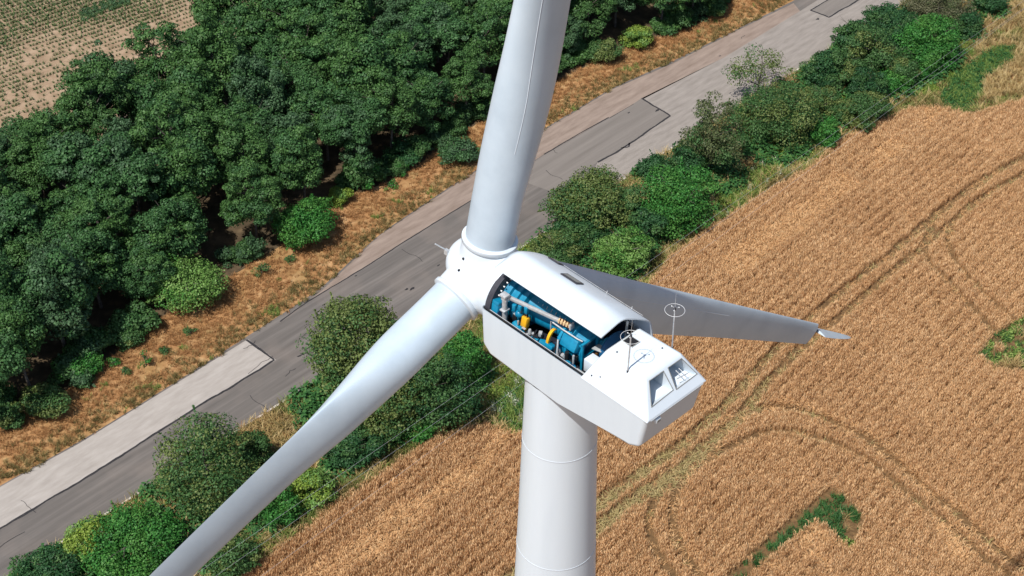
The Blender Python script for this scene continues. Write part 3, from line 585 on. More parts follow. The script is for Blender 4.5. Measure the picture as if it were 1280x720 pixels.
# single bushes and trees: outline in the view, kind, label
BU = [
 ((375, 358, 503, 512), 'olive', 'tree', 'large pale olive tree at the roadside left of the nacelle, above the lower blade', .22, .8),
 ((188, 520, 326, 652), 'mid', 'bush', 'round dusty green bush between road and lower left blade', .2, 0),
 ((112, 632, 225, 722), 'bright', 'bush', 'vivid green bush beside the road just below the round dusty bush', .19, 0),
 ((20, 690, 104, 745), 'dark', 'bush', 'low dark bush cut off by the bottom edge near the road', .19, 0),
 ((78, 650, 142, 706), 'yellow', 'bush', 'small yellow green bush on the kerb beside the vivid green bush', .17, 0),
 ((440, 438, 545, 535), 'olive', 'tree', 'tree with pale olive top partly hidden by the lower blade', .2, .6),
 ((492, 432, 588, 540), 'dark', 'bush', 'dark shaded bush between the lower blade and the upright bright bush', .19, 0),
 ((554, 392, 610, 494), 'bright', 'bush', 'upright bright green bush just left of the nacelle side', .19, 0),
 ((500, 515, 540, 552), 'bright', 'bush', 'small green bush under the overhead cables at the wheat edge', .16, 0),
 ((408, 530, 470, 585), 'dark', 'bush', 'deep green bush just below the middle of the lower blade', .18, 0),
 ((362, 580, 416, 632), 'yellow', 'bush', 'yellow green bush below the lower blade', .17, 0),
 ((322, 604, 372, 654), 'bright', 'bush', 'small dark leaved green bush touching the lower blade edge beside the yellow one', .17, 0),
 ((296, 536, 336, 592), 'mid', 'bush', 'small green bush on the road side of the lower blade next to the round bush', .17, 0),
 ((262, 664, 320, 722), 'mid', 'bush', 'ragged low bush below the lower blade at the bottom of the picture', .17, 0),
 ((681, 206, 785, 285), 'olive', 'tree', 'grey olive tree at the kerb just above the nacelle hood', .2, .4),
 ((692, 270, 756, 314), 'dark', 'bush', 'blue green bush at the foot of the grey olive tree', .18, 0),
 ((662, 294, 732, 332), 'mid', 'bush', 'low green bush just behind the nacelle hood beside the kerb', .17, 0),
 ((748, 284, 816, 348), 'pale', 'bush', 'pale fresh green bush above the root of the right blade', .19, 0),
 ((786, 262, 826, 312), 'dark', 'bush', 'dark bush between the pale bush and the vivid round one', .18, 0),
 ((800, 214, 896, 294), 'bright', 'bush', 'vivid round bush in the middle of the roadside hedge right of the upper blade', .2, 0),
 ((798, 194, 838, 226), 'dark', 'bush', 'small dark bush on the road side of the vivid round bush', .18, 0),
 ((850, 134, 928, 222), 'olivebrown', 'tree', 'brownish olive tree in the hedge beside the flowering grass', .19, .3),
 ((838, 175, 890, 225), 'dark', 'bush', 'dark bush leaning against the brownish olive tree', .18, 0),
 ((911, 60, 988, 118), 'olive2', 'tree', 'loose open crowned tree leaning over the pale road', .2, 1.2),
 ((920, 106, 1018, 182), 'mid2', 'tree', 'broad dark dusty tree below the loose open one', .19, .3),
 ((1000, 106, 1048, 146), 'olive2', 'bush', 'small olive bush right of the broad dusty tree', .18, 0),
 ((1016, 146, 1050, 185), 'bright', 'bush', 'small vivid bush at the wheat edge below the long hedge', .17, 0),
 ((1003, 58, 1060, 112), 'dark', 'bush', 'dark bush at the road end of the long hedge', .2, 0),
 ((1042, 18, 1086, 66), 'dark', 'bush', 'tall dark bush on the road side of the long hedge', .2, 0),
 ((1060, 38, 1132, 104), 'mid3', 'bush', 'big dull green bush in the middle of the long hedge', .2, 0),
 ((1080, 4, 1148, 50), 'dark', 'bush', 'dark bush at the roadside under the top edge', .2, 0),
 ((1128, 18, 1200, 80), 'bright2', 'bush', 'big glossy green bush at the right end of the long hedge', .2, 0),
 ((1128, 54, 1178, 96), 'bright', 'bush', 'fresh green bush in front of the big glossy one', .18, 0),
 ((1092, 84, 1138, 118), 'bright', 'bush', 'low fresh green bush at the foot of the long hedge', .18, 0),
 ((1049, 112, 1106, 160), 'mid3', 'bush', 'green bush at the front of the long hedge over the cables', .18, 0),
 ((1026, 62, 1078, 112), 'mid3', 'bush', 'dull green bush between the road end and the middle of the long hedge', .19, 0),
 ((1104, 28, 1146, 72), 'dark', 'bush', 'dark bush behind the big glossy one in the long hedge', .19, 0),
 ((1064, 84, 1104, 128), 'dark', 'bush', 'dark bush over the low fresh green one in the long hedge', .18, 0),
 ((1108, 70, 1150, 110), 'mid', 'bush', 'mid green bush between the big dull bush and the fresh one', .18, 0),
 ((1158, 44, 1198, 86), 'bright', 'bush', 'green bush at the foot of the big glossy one beside the cables', .18, 0),
 ((972, 118, 1016, 160), 'olive2', 'bush', 'olive bush right of the broad dusty tree crown', .17, 0),
 ((772, 236, 812, 284), 'mid', 'bush', 'green bush squeezed between the grey olive tree and the vivid round bush', .18, 0),
 ((466, 396, 520, 450), 'mid3', 'bush', 'dull bush tucked behind the large pale olive tree and the lower blade', .19, 0),
 ((1142, -14, 1212, 30), 'grey', 'bush', 'half dead grey brown bush at the top edge right of the road', .16, 0),
 ((1188, 14, 1228, 46), 'dark', 'bush', 'dark bush beside the half dead grey one', .18, 0),
 ((1218, -20, 1256, 18), 'dark', 'bush', 'dark bush at the top edge nearest the right corner', .18, 0),
 ((336, 246, 414, 310), 'bright3', 'bush', 'bright green bush at the foot of the wood left of the upper blade', .19, 0),
 ((410, 232, 438, 256), 'yellow', 'bush', 'small yellow green bush at the wood edge beside the bright one', .16, 0),
 ((172, 332, 270, 380), 'pale2', 'bush', 'light green spreading bush under the wood edge above the bare verge', .19, 0),
 ((26, 478, 86, 524), 'mid', 'bush', 'rounded green bush standing clear on the scorched verge at far left', .18, 0),
 ((70, 438, 122, 478), 'bright3', 'bush', 'light green bush at the wood edge above the rounded verge bush', .18, 0),
 ((-6, 504, 28, 536), 'mid', 'bush', 'small bush cut by the left edge on the verge', .17, 0),
 ((136, 400, 176, 432), 'mid3', 'bush', 'small green bush hugging the wood edge near the seedlings', .17, 0),
 ((174, 436, 189, 460), 'bright', 'shrub', 'tiny upright green sapling alone on the scorched verge', .13, 0),
 ((134, 446, 150, 459), 'bright', 'shrub', 'tiny low sprig left of the upright sapling on the verge', .12, 0),
 ((150, 459, 165, 469), 'mid', 'shrub', 'tiny sprig just below and left of the upright sapling', .12, 0),
 ((230, 408, 246, 420), 'mid3', 'shrub', 'tiny dark sprig in the middle of the verge toward the road', .12, 0),
 ((200, 433, 212, 443), 'mid', 'shrub', 'smallest sprig right of the upright sapling', .12, 0),
 ((480, 226, 498, 238), 'bright', 'shrub', 'tiny sprig on the verge left of the upper blade', .12, 0),
 ((316, 326, 338, 346), 'mid3', 'shrub', 'small shrub on the verge below the bright wood edge bush', .14, 0),
 ((356, 318, 370, 328), 'mid', 'shrub', 'tiny sprig on the verge below the bright wood edge bush toward the road', .12, 0),
 ((782, 32, 814, 60), 'yellow', 'bush', 'yellow green bush at the wood edge right of the upper blade', .17, 0),
 ((886, -2, 908, 22), 'mid3', 'bush', 'small upright bush on the verge at the top edge by the road', .17, 0),
 ((740, 48, 776, 80), 'mid3', 'bush', 'small dark bush at the foot of the wood right of the upper blade', .17, 0),
 ((548, 170, 596, 206), 'wood3', 'bush', 'grey green bush at the foot of the wood touching the upper blade', .18, 0),
]
MM = dict(olive='l_olive', mid='l_mid', bright='l_bright', dark='l_dark', yellow='l_yellow', pale='l_pale', olivebrown='l_oliveb', olive2='l_olive', mid2='l_mid', mid3='l_mid', bright2='l_bright', bright3='l_bright', grey='l_grey', pale2='l_pale', wood3='l_wood3')
bush_at = []
M2 = dict(l_olive='l_mid', l_mid='l_olive', l_bright='l_bright2', l_dark='l_mid', l_yellow='l_pale', l_pale='l_bright2', l_grey='l_oliveb', l_oliveb='l_mid', l_wood3='l_wood')
for i, (bx, kd, cat, lab, leaf, lift) in enumerate(BU):
    p, r, b = from_box(*bx, lift=lift)
    tiny = r < .75
    bush_at.append((p[:2], r))
    lobes = 9 if tiny else int(min(80, 22 + 13 * r * r / 2)); per = 34 if tiny else 105
    if kd == 'olive2' and cat == 'tree': lobes, per = 26, 75
    if kd == 'olive': lobes = int(lobes * 1.45)
    lr = max(.2, r * .36) if r < 1.5 else max(.5, r * .235)
    nm = {'tree': 'roadside_tree', 'bush': 'hedge_bush', 'shrub': 'seedling'}[cat]
    plant(nm, 300 + i, (p[0], p[1], 0), r * .97, b * .97, b + lift, (M[MM[kd]], M[M2[MM[kd]]]), lab, cat, leaf=leaf * (1 if tiny else .86), lobes=lobes, per=per if tiny or lift > 1 else int(per * 1.7), lobe_r=lr, gap=.2, rag=.40 if 'olive' in kd else .20 if kd == 'mid' else .32, side=0 if kd == 'mid' or r < .8 else int(1 + r))

# --- bank under the hedge
bp_ = np.vstack([resample(road_lo, 1.), e_s[::-1]])
B = fill(bp_, 17, 6); dk = dist(B, road_lo); de = dist(B, e_s); nz = vnoise(B, 2.6, 31); nz2 = vnoise(B, 1.0, 32); s0 = dk > .22; B, dk, de, nz, nz2 = B[s0], dk[s0], de[s0], nz[s0], nz2[s0]
bk = [proto('b', blade_tuft(14, .55, .2, .045, .6, 0, 70), M['green_grass']), proto('b', blade_tuft(14, .62, .2, .04, .7, 0, 71), M['straw']), proto('b', leaf_clump(36, .28, .4, .14, 72), M['yellow_weed']),
      proto('b', leaf_clump(40, .3, .5, .15, 73), M['deep_weed']), proto('b', blade_tuft(12, .35, .18, .04, 1.0, 0, 74), M['rust']), proto('b', np.vstack([blade_tuft(9, .7, .2, .03, .3, 0, 75), leaf_clump(10, .18, .75, .1, 76)[:, :, :]]), M['flower']), proto('b', blade_tuft(14, .5, .2, .045, .7, 0, 77), M['olive_grass'])]
pr = rng.random(len(B)); k = np.where(nz > .62, np.where(pr < .55, 0, np.where(pr < .75, 6, 2)), np.where(nz > .42, np.where(pr < .4, 1, np.where(pr < .7, 6, 0)), np.where(pr < .5, 1, np.where(pr < .8, 4, 6))))
k = np.where((de < 1.9) & (pr < .8), np.where(nz2 > .62, 6, np.where(pr < .5, 1, 0)), k)
gz1 = inside(B, px((612, 515), (650, 472), (700, 440), (740, 480), (700, 520), (650, 548))); k = np.where(gz1, np.where(pr < .6, 0, np.where(pr < .85, 3, 5)), k)
gz2 = inside(B, px((1172, 128), (1190, 98), (1240, 62), (1268, 60), (1265, 80), (1235, 105), (1212, 140), (1190, 138))); k = np.where(gz2, np.where(pr < .5, 0, 3), k)
gz3 = inside(B, px((890, 290), (900, 240), (960, 200), (1000, 180), (1020, 195), (960, 232))); k = np.where(gz3 & (pr < .92), np.where(pr < .66, 0, np.where(pr < .70, 5, np.where(pr < .84, 2, 1))), k)
gz4 = inside(B, px((1225, 130), (1230, 100), (1290, 60), (1300, 110))); k = np.where(gz4, np.where(pr < .6, 1, 4), k)
near = np.full(len(B), 9.)
for bp2, br2 in bush_at: near = np.minimum(near, np.linalg.norm(B - bp2, axis=1) / br2)
pr2 = rng.random(len(B)); k = np.where((near < 1.3) & (de > 1.2) & (pr2 < .5), np.where(pr2 < .28, 3, 2), k)
scatter('undergrowth', bk, B, 0, k, (.7 + .7 * rng.random(len(B))) * np.where((near < 1.3) & (k == 3), 1.7, 1), 'rough grass and weeds covering the bank between road and wheat')

# ------------------------------------------------------------------ overhead cables along the hedge
for (a, b_), lab in ((((480, 555), (1277, 3)), 'thin overhead cable running nearest the road along the hedge'), (((505, 555), (1260, 24)), 'thin overhead cable between the other two above the hedge'), (((580, 532), (1092, 152)), 'thin overhead cable hanging nearest the wheat')):
    A = at(*a, 7.2); Bp = at(*b_, 7.2); dv = (Bp - A) / np.linalg.norm(Bp - A); A2 = A - dv * 60; L = np.linalg.norm(Bp - A) + 110
    bm = NB(); tube(bm, [tuple(A2 + dv * L * t + np.array([0, 0, .5 * (2 * t - 1) ** 2 - .12])) for t in np.linspace(0, 1, 25)], .0068, 5)
    tag(obj('overhead_cable', bm, M['galv'], None, True), lab, 'cable', 'overhead cables along the hedge')

# ------------------------------------------------------------------ the wind turbine (x forward to the rotor, y left, z up)
T = empty('wind_turbine', (0, 0, 0), R(134.12)); tag(T, 'white three bladed wind turbine with its nacelle hood open over teal machinery', 'wind turbine')
def Z(p): return (p[0], p[1], p[2] + HUB)
def shift(bm): bmesh.ops.translate(bm, vec=(0, 0, HUB), verts=bm.verts); return bm
def part(name, bm, m, parent=T, smooth=True, angle=35): return obj(name, shift(bm), m, parent, smooth, angle)
# tower
prof = [(0, 1.95), (12, 1.85), (26, 1.72), (38, 1.58), (44.0, 1.40), (47.0, 1.25), (50.5, 1.145), (53.05, 1.075), (55.2, 1.01), (55.9, 0.99)]
bm = NB(); rings = []
for z, r in prof: rings.append([bm.verts.new((r * math.cos(k * 2 * math.pi / 96), r * math.sin(k * 2 * math.pi / 96), z)) for k in range(96)])
for a, b_ in zip(rings[:-1], rings[1:]):
    for k in range(96): bm.faces.new((a[k], a[(k + 1) % 96], b_[(k + 1) % 96], b_[k]))
bm.faces.new(rings[-1]); tower = obj('tower', bm, M['white'], T, True, 50)
for zz in (53.05, 48.6):
    rr = np.interp(zz, [p[0] for p in prof], [p[1] for p in prof]); bm = NB()
    for k in range(96):
        pass
    pts = [(rr - .01, -.022), (rr + .006, -.018), (rr + .006, .018), (rr - .01, .022)]
    L_ = [[bm.verts.new((r * math.cos(k * 2 * math.pi / 96), r * math.sin(k * 2 * math.pi / 96), zz + z)) for r, z in pts] for k in range(96)]
    for k in range(96):
        for j in range(3): bm.faces.new((L_[k][j], L_[(k + 1) % 96][j], L_[(k + 1) % 96][j + 1], L_[k][j + 1]))
    obj('flange_seam', bm, M['joint'], tower, True, 40)
bm = NB(); tube(bm, [(0, 0, -1.42), (0, 0, -1.0)], 1.02, 64); part('yaw_ring', bm, M['ring'])

# hull: open tub
W_, XF, XR, ZR = 1.125, 2.06, -4.06, 0.25
side = [(XF, ZR), (XF, -1.06), (1.75, -1.36), (-0.9, -1.34), (-3.48, -1.09), (-3.84, -0.90), (XR, ZR)]
bm = NB(); A = [bm.verts.new((x, W_, z)) for x, z in side]; B_ = [bm.verts.new((x, -W_, z)) for x, z in side]
for v, (x, z) in zip(A, side): v.co.y -= .05 * max(0, (.25 - z) / 1.6) ** 1.0
for v, (x, z) in zip(B_, side): v.co.y += .05 * max(0, (.25 - z) / 1.6) ** 1.0
n_ = len(side)
bm.faces.new(A); bm.faces.new(B_[::-1])
for k in range(n_ - 1): bm.faces.new((A[k], B_[k], B_[k + 1], A[k + 1]))
bm.verts.ensure_lookup_table()
es = [e for e in bm.edges if not (e.verts[0].co.z > ZR - .01 and e.verts[1].co.z > ZR - .01)]
bmesh.ops.bevel(bm, geom=es, offset=.13, segments=5, affect='EDGES', profile=.5, clamp_overlap=True)
hull = part('nacelle_hull', bm, M['white'])
if max(hull.data.polygons, key=lambda p: p.center.y).normal.y < 0: hull.data.flip_normals()
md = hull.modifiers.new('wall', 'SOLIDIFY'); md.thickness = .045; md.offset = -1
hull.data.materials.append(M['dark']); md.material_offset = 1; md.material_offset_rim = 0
md = hull.modifiers.new('flats', 'WEIGHTED_NORMAL'); md.keep_sharp = True; md.weight = 100
# rubber seal lying on the rim of the opening
bm = NB()
for y in (W_ - .075, -W_ + .075): tube(bm, [(-1.8, y, ZR + .012), (XF - .1, y, ZR + .012)], .022, 6)
part('rim_seal', bm, M['black'], hull)
bm = NB(); tube(bm, [(-1.8, W_ - .115, ZR - .005), (XF - .12, W_ - .115, ZR - .005)], .02, 6); part('rim_strip', bm, M['galv'], hull)
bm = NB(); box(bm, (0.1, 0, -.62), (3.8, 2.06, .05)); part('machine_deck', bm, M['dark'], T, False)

# rear canopy
bm = NB()
base = [(-1.78, W_ + .012, ZR), (XR - .012, W_ + .012, ZR), (XR - .012, -W_ - .012, ZR), (-1.78, -W_ - .012, ZR)]
lip = [(-1.78, W_ + .012, ZR - .05), (XR - .018, W_ + .012, ZR - .05), (XR - .018, -W_ - .012, ZR - .05), (-1.78, -W_ - .012, ZR - .05)]
topv = [(-2.12, .62, 1.05), (-3.50, .66, 1.05), (-3.50, -.74, 1.05), (-2.12, -.68, 1.05)]
vb = [bm.verts.new(p) for p in base]; vl = [bm.verts.new(p) for p in lip]; vt = [bm.verts.new(p) for p in topv]
bm.faces.new(vt)
for k in range(4):
    bm.faces.new((vb[k], vb[(k + 1) % 4], vt[(k + 1) % 4], vt[k])); bm.faces.new((vl[k], vl[(k + 1) % 4], vb[(k + 1) % 4], vb[k]))
front = [f for f in bm.faces if all(abs(v.co.x + 1.78) < .4 for v in f.verts) and len(f.verts) == 4 and any(v.co.z > .9 for v in f.verts)]
bmesh.ops.delete(bm, geom=front, context='FACES_ONLY')
# the two window recesses: cut the rear slope into a frame with openings
p0 = Vector((XR - .012, 0, ZR)); p1 = Vector((-3.5, 0, 1.05)); sl_ = (p1 - p0); LEN = sl_.length; sl_.normalize(); nrm_ = Vector((-sl_.z, 0, sl_.x))
def S(y, s_, dpt=0.0): q_ = p0 + sl_ * s_ + nrm_ * dpt; return (q_.x, y, q_.z)
rear = [f for f in bm.faces if len(f.verts) == 4 and sum(abs(v.co.x - XR) < .05 for v in f.verts) == 2 and sum(v.co.z > .9 for v in f.verts) == 2]
bmesh.ops.delete(bm, geom=rear, context='FACES_ONLY')
win = [[(.57, .86), (.03, .86), (-.02, .29), (.83, .25)], [(-.14, .86), (-.66, .86), (-.93, .27), (-.11, .25)]]
bm.verts.ensure_lookup_table()
tl, tr = vt[1], vt[2]; bl, br = vb[1], vb[2]
wv = [[bm.verts.new(S(y, s_)) for y, s_ in w_] for w_ in win]
a, c = wv
bm.faces.new((tl, tr, c[1], c[0], a[1], a[0])); bm.faces.new((bl, a[3], a[2], c[3], c[2], br))
bm.faces.new((tl, a[0], a[3], bl)); bm.faces.new((a[1], c[0], c[3], a[2])); bm.faces.new((tr, br, c[2], c[1]))
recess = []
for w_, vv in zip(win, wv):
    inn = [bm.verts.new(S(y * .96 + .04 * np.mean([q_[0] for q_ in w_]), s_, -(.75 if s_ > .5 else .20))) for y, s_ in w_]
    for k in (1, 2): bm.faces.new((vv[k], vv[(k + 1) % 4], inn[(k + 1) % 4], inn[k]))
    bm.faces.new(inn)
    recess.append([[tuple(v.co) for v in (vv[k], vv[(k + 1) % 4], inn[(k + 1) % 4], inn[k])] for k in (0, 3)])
bmesh.ops.recalc_face_normals(bm, faces=bm.faces)
es = []
for e in bm.edges:
    q_ = sorted([tuple(round(c_, 3) for c_ in v.co) for v in e.verts])
    tops = [tuple(round(c_, 3) for c_ in p) for p in topv]; bs = [tuple(round(c_, 3) for c_ in p) for p in base]
    if (q_[0] in tops and q_[1] in tops) or (q_[0] in tops and q_[1] in bs) or (q_[1] in tops and q_[0] in bs):
        if len(e.link_faces) == 2: es.append(e)
bmesh.ops.bevel(bm, geom=es, offset=.13, segments=5, affect='EDGES', profile=.5, clamp_overlap=True)
canopy = part('rear_canopy', bm, M['white'], T, True, 32)
md = canopy.modifiers.new('flats', 'WEIGHTED_NORMAL'); md.keep_sharp = True; md.weight = 100
bm = NB()
for w_ in win:
    pts_ = [S(y, s_, .004) for y, s_ in w_]
    for k in range(4): tube(bm, [pts_[k], pts_[(k + 1) % 4]], .012, 6)
part('recess_trim', bm, M['vent'], canopy, True, 40)
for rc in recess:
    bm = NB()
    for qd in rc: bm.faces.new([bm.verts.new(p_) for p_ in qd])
    part('shaded_recess_wall', bm, M['recess_shade'], canopy, False)  # top and left recess walls, with their shade put into the colour
bm = NB(); box(bm, (-2.32, -.12, 1.056), (.30, .26, .02)); part('roof_hatch', bm, M['black'], canopy, False)
bm = NB(); box(bm, (-2.32, -.12, 1.052), (.36, .32, .012)); part('hatch_frame', bm, M['vent'], canopy, False)
bm = NB()
for y in (-.46, -.58):                                                  # rungs and bolts standing in the right-hand recess
    tube(bm, [S(y, .62, -.16), S(y - .03, .36, .0)], .009, 6)
tube(bm, [S(-.30, .46, -.04), S(-.70, .42, -.02)], .013, 6)
part('grab_rail', bm, M['galv'], canopy)
for q_ in ((-2.05, 1.04, .42), (-2.3, .98, .50), (-2.55, .50, 1.03), (-3.05, -.5, 1.06), (-2.35, .45, 1.06)):
    bm = NB(); box(bm, q_, (.035, .035, .03)); part('lifting_eye', bm, M['ring'], canopy, False)
bm = NB(); box(bm, (XR + .01, .70, .02), (.10, .18, .12), None, .012); part('vent_box', bm, M['white'], hull, True)
bm = NB(); box(bm, (XR - .045, .70, .02), (.01, .12, .07)); part('vent_grille', bm, M['vent'], hull, False)
bm = NB(); tube(bm, [(XR - .03, W_ - .12, .192), (XR - .03, -W_ + .12, .192)], .012, 6); part('rear_seam', bm, M['grime'], hull)
bm = NB()
A_ = [(-1.80, W_ - .02, ZR + .0), (-2.11, .56, 1.02), (-2.11, -.60, 1.02), (-1.80, -W_ + .02, ZR)]
for a_, b2 in zip(A_[:-1], A_[1:]): tube(bm, [a_, b2], .028, 6)
part('canopy_seal', bm, M['plate'], canopy)

# wind masts on the canopy
def mast(x, y, z0, hgt, lean, lab):
    bm = NB(); top = (x + lean[0], y + lean[1], z0 + hgt); tube(bm, [(x, y, z0 - .05), top], [.022, .018], 8)
    mst = part('wind_mast', bm, M['galv']); mst['label'] = lab
    bm = NB(); tube(bm, [top, (top[0] + lean[0] * .3, top[1] + lean[1] * .3, top[2] + .55)], [.007, .003], 6); part('lightning_rod', bm, M['galv'], mst)
    bm = NB(); n = 40; c_ = (top[0], top[1], top[2] - .02)
    tube(bm, [(c_[0] + .26 * math.cos(t), c_[1] + .26 * math.sin(t), c_[2]) for t in np.linspace(0, 2 * math.pi, n + 1)], .0048, 6, False); part('guard_ring', bm, M['seam'], mst)
    bm = NB()
    for t in (0, 2.09, 4.19):
        e_ = (top[0] + .11 * math.cos(t), top[1] + .11 * math.sin(t), top[2] + .05); tube(bm, [(top[0], top[1], top[2] + .05), e_], .005, 5)
        bmesh.ops.create_icosphere(bm, subdivisions=1, radius=.02, matrix=Matrix.Translation(e_))
    part('wind_cups', bm, M['galv'], mst)
    bm = NB(); tube(bm, [(x, y, z0 - .25), (x, y, z0 + .06)], .03, 10); box(bm, (top[0], top[1], top[2] + .03), (.05, .05, .09), None, .01); part('mast_foot', bm, M['ring'], mst)
mast(-2.96, .70, .93, 1.22, (-.03, .0), 'wind mast on the near side of the canopy roof')
mast(-2.84, -1.17, .50, 1.30, (.04, -.02), 'wind mast on the far side of the canopy slope')

# raised hood, hinged along the right rim
hy, hz, ang = -1.25, .36, R(31.6)
pf = [(0, -.12), (0, .0), (.20, .21), (.38, .375), (.48, .445), (.62, .492), (.85, .52), (1.2, .54), (1.55, .54), (1.70, .525), (1.82, .485), (1.94, .41), (2.15, .21), (2.385, 0.0), (2.40, -.03)]
def hood_pt(y, z): return (hy + y * math.cos(ang) - z * math.sin(ang), hz + y * math.sin(ang) + z * math.cos(ang))
bm = NB(); cols = []
xs = [(-2.10, 1.0), (-1.0, 1.0), (.2, 1.0), (1.30, 1.0), (1.55, .99), (1.72, .96), (1.84, .90)]
for x, sc_ in xs:
    cols.append([bm.verts.new((x, *hood_pt(y if sc_ == 1 else 1.19 + (y - 1.19) * (1 - (1 - sc_) * .35), z * sc_))) for y, z in pf])
for c0_, c1_ in zip(cols[:-1], cols[1:]):
    for k in range(len(pf) - 1): bm.faces.new((c0_[k], c0_[k + 1], c1_[k + 1], c1_[k]))
hood = part('nacelle_hood', bm, M['white'], T, True, 44)
for f in hood.data.polygons: pass
md = hood.modifiers.new('wall', 'SOLIDIFY'); md.thickness = .05; md.offset = 0
hood.data.materials.append(M['dark'])
def on_top(x, y, up=.0): return (x, *hood_pt(y, float(np.interp(y, [p[0] for p in pf[1:]], [p[1] for p in pf[1:]])) + .018 + up))
def hatch(x0, x1, y0, y1, fn, nm='roof_vent'):
    bm = NB(); t = [bm.verts.new(fn(x, y, .04)) for x, y in ((x0, y0), (x1, y0), (x1, y1), (x0, y1))]; b2 = [bm.verts.new(fn(x, y, .0)) for x, y in ((x0, y0), (x1, y0), (x1, y1), (x0, y1))]
    bm.faces.new(t)
    for k in range(4): bm.faces.new((b2[k], b2[(k + 1) % 4], t[(k + 1) % 4], t[k]))
    o = part(nm, bm, M['ring'], hood, False)
    bm = NB(); e_ = .05; dx, dy = (x1 - x0), (y1 - y0)
    t = [bm.verts.new(fn(x, y, .046)) for x, y in ((x0 + e_, y0 + e_), (x1 - e_, y0 + e_), (x1 - e_, y1 - e_), (x0 + e_, y1 - e_))]; bm.faces.new(t)
    return part('vent_grille', bm, M['vent'], hood, False)
hatch(-.24, .36, 1.26, 1.58, on_top)
def on_right(x, y, up=0.): f_ = y; return (x, *hood_pt(.05 + .34 * f_ - .7 * up, .05 + .34 * f_ + .7 * up))
hatch(-.75, -.05, .45, 1.05, on_right)
hatch(1.02, 1.42, .60, .86, on_top)
bm = NB(); tube(bm, [(-1.75, -.55, .55), (-1.95, -.35, 1.35)], .032, 8); part('hood_strut', bm, M['galv'])
bm = NB(); tube(bm, [(x, *hood_pt(.62, .545)) for x in (-1.9, -1.0, 0, 1.0)], .006, 4)
for x in (-1.5, -.6): tube(bm, [(x, *hood_pt(.62, .52)), (x, *hood_pt(.62, .60))], .012, 5)
part('safety_line', bm, M['galv'], hood)
bm = NB(); tube(bm, [(-2.05, hy, hz - .08), (1.7, hy, hz - .08)], .03, 8); part('hood_hinge', bm, M['galv'], hood)

# rotor: axis tilted 5 degrees
TL = R(5); UU = Vector((math.cos(TL), 0, math.sin(TL))); VV = Vector((-math.sin(TL), 0, math.cos(TL))); SS = Vector((0, -1, 0)); HC = UU * 3.13
PHI = R(7.25)
def radial(k): a = PHI + k * 2 * math.pi / 3; return VV * math.cos(a) + SS * math.sin(a), VV * -math.sin(a) + SS * math.cos(a)
bm = NB()
bmesh.ops.create_icosphere(bm, subdivisions=4, radius=.96, matrix=Matrix.Translation(HC))
bmesh.ops.create_icosphere(bm, subdivisions=3, radius=.80, matrix=Matrix.Translation(HC + UU * .42))
tube(bm, [HC - UU * 1.14, HC + UU * .1], 1.0, 48)
for k in range(3):
    rd, tg = radial(k); tube(bm, [HC + rd * .1, HC + rd * 1.10], [.80, .74], 48)
bmesh.ops.translate(bm, vec=(0, 0, HUB), verts=bm.verts)
hub = obj('rotor_hub', bm, M['white'], T, True)
md = hub.modifiers.new('blend', 'REMESH'); md.mode = 'VOXEL'; md.voxel_size = .045; md.use_smooth_shade = True
md = hub.modifiers.new('soften', 'SMOOTH'); md.iterations = 14; md.factor = .6
for k in range(3):
    rd, tg = radial(k); bm = NB(); tube(bm, [HC + rd * 1.02, HC + rd * 1.06, HC + rd * 1.17, HC + rd * 1.21], [.72, .785, .785, .70], 56); part('pitch_collar', bm, M['white'], hub, True, 60)
for q_ in ((3.19, .52, .85), (3.16, .74, .68)):
    n3 = (Vector(q_) - HC).normalized(); c3 = HC + n3 * .96; bm = NB(); tube(bm, [c3 - n3 * .05, c3 + n3 * .075], .036, 12); part('access_plug', bm, M['black'], hub, True, 40)
bm = NB(); tube(bm, [HC + UU * 1.0 + Vector((0, .45, .30)), HC + UU * 1.12 + Vector((0, .80, .66))], .022, 6); box(bm, HC + UU * .98 + Vector((0, .50, .30)), (.14, .10, .16)); part('sensor_rod', bm, M['galv'], hub, True, 40)
bm = NB(); tube(bm, [HC - UU * 1.16, HC - UU * 1.06], .98, 56); part('rotor_flange', bm, M['white'], hub, True, 40)

# blades
ST = [(1.12, 1.38, 1.0, 0, .5), (2.2, 1.38, 1.0, 0, .5), (3.0, 1.42, .92, 14, .48), (4.0, 1.58, .76, 13.5, .43), (5.2, 1.78, .58, 12, .37), (6.5, 1.84, .45, 10.5, .34), (8.5, 1.77, .35, 8.5, .325), (12, 1.63, .265, 6, .32), (16, 1.40, .20, 3.5, .32), (20, 1.20, .18, 1.5, .32), (24.55, .98, .165, .5, .32)]
TIP = [(24.85, .70, .17, .5, .32), (26.0, .62, .16, .3, .32), (27.3, .47, .16, 0, .32), (28.2, .28, .16, 0, .32), (28.6, .10, .16, 0, .32)]
def airfoil(n, th):
    pts = []
    for i in range(n):
        t = i / n * 2 * math.pi; x = .5 + .5 * math.cos(t)               # 1 = trailing edge
        yt = 5 * th * (.2969 * math.sqrt(max(x, 0)) - .126 * x - .3516 * x * x + .2843 * x ** 3 - .1036 * x ** 4)
        cam_ = .10 * th * 4 * x * (1 - x)
        pts.append((x, (yt if t <= math.pi else -yt) + cam_))
    return pts
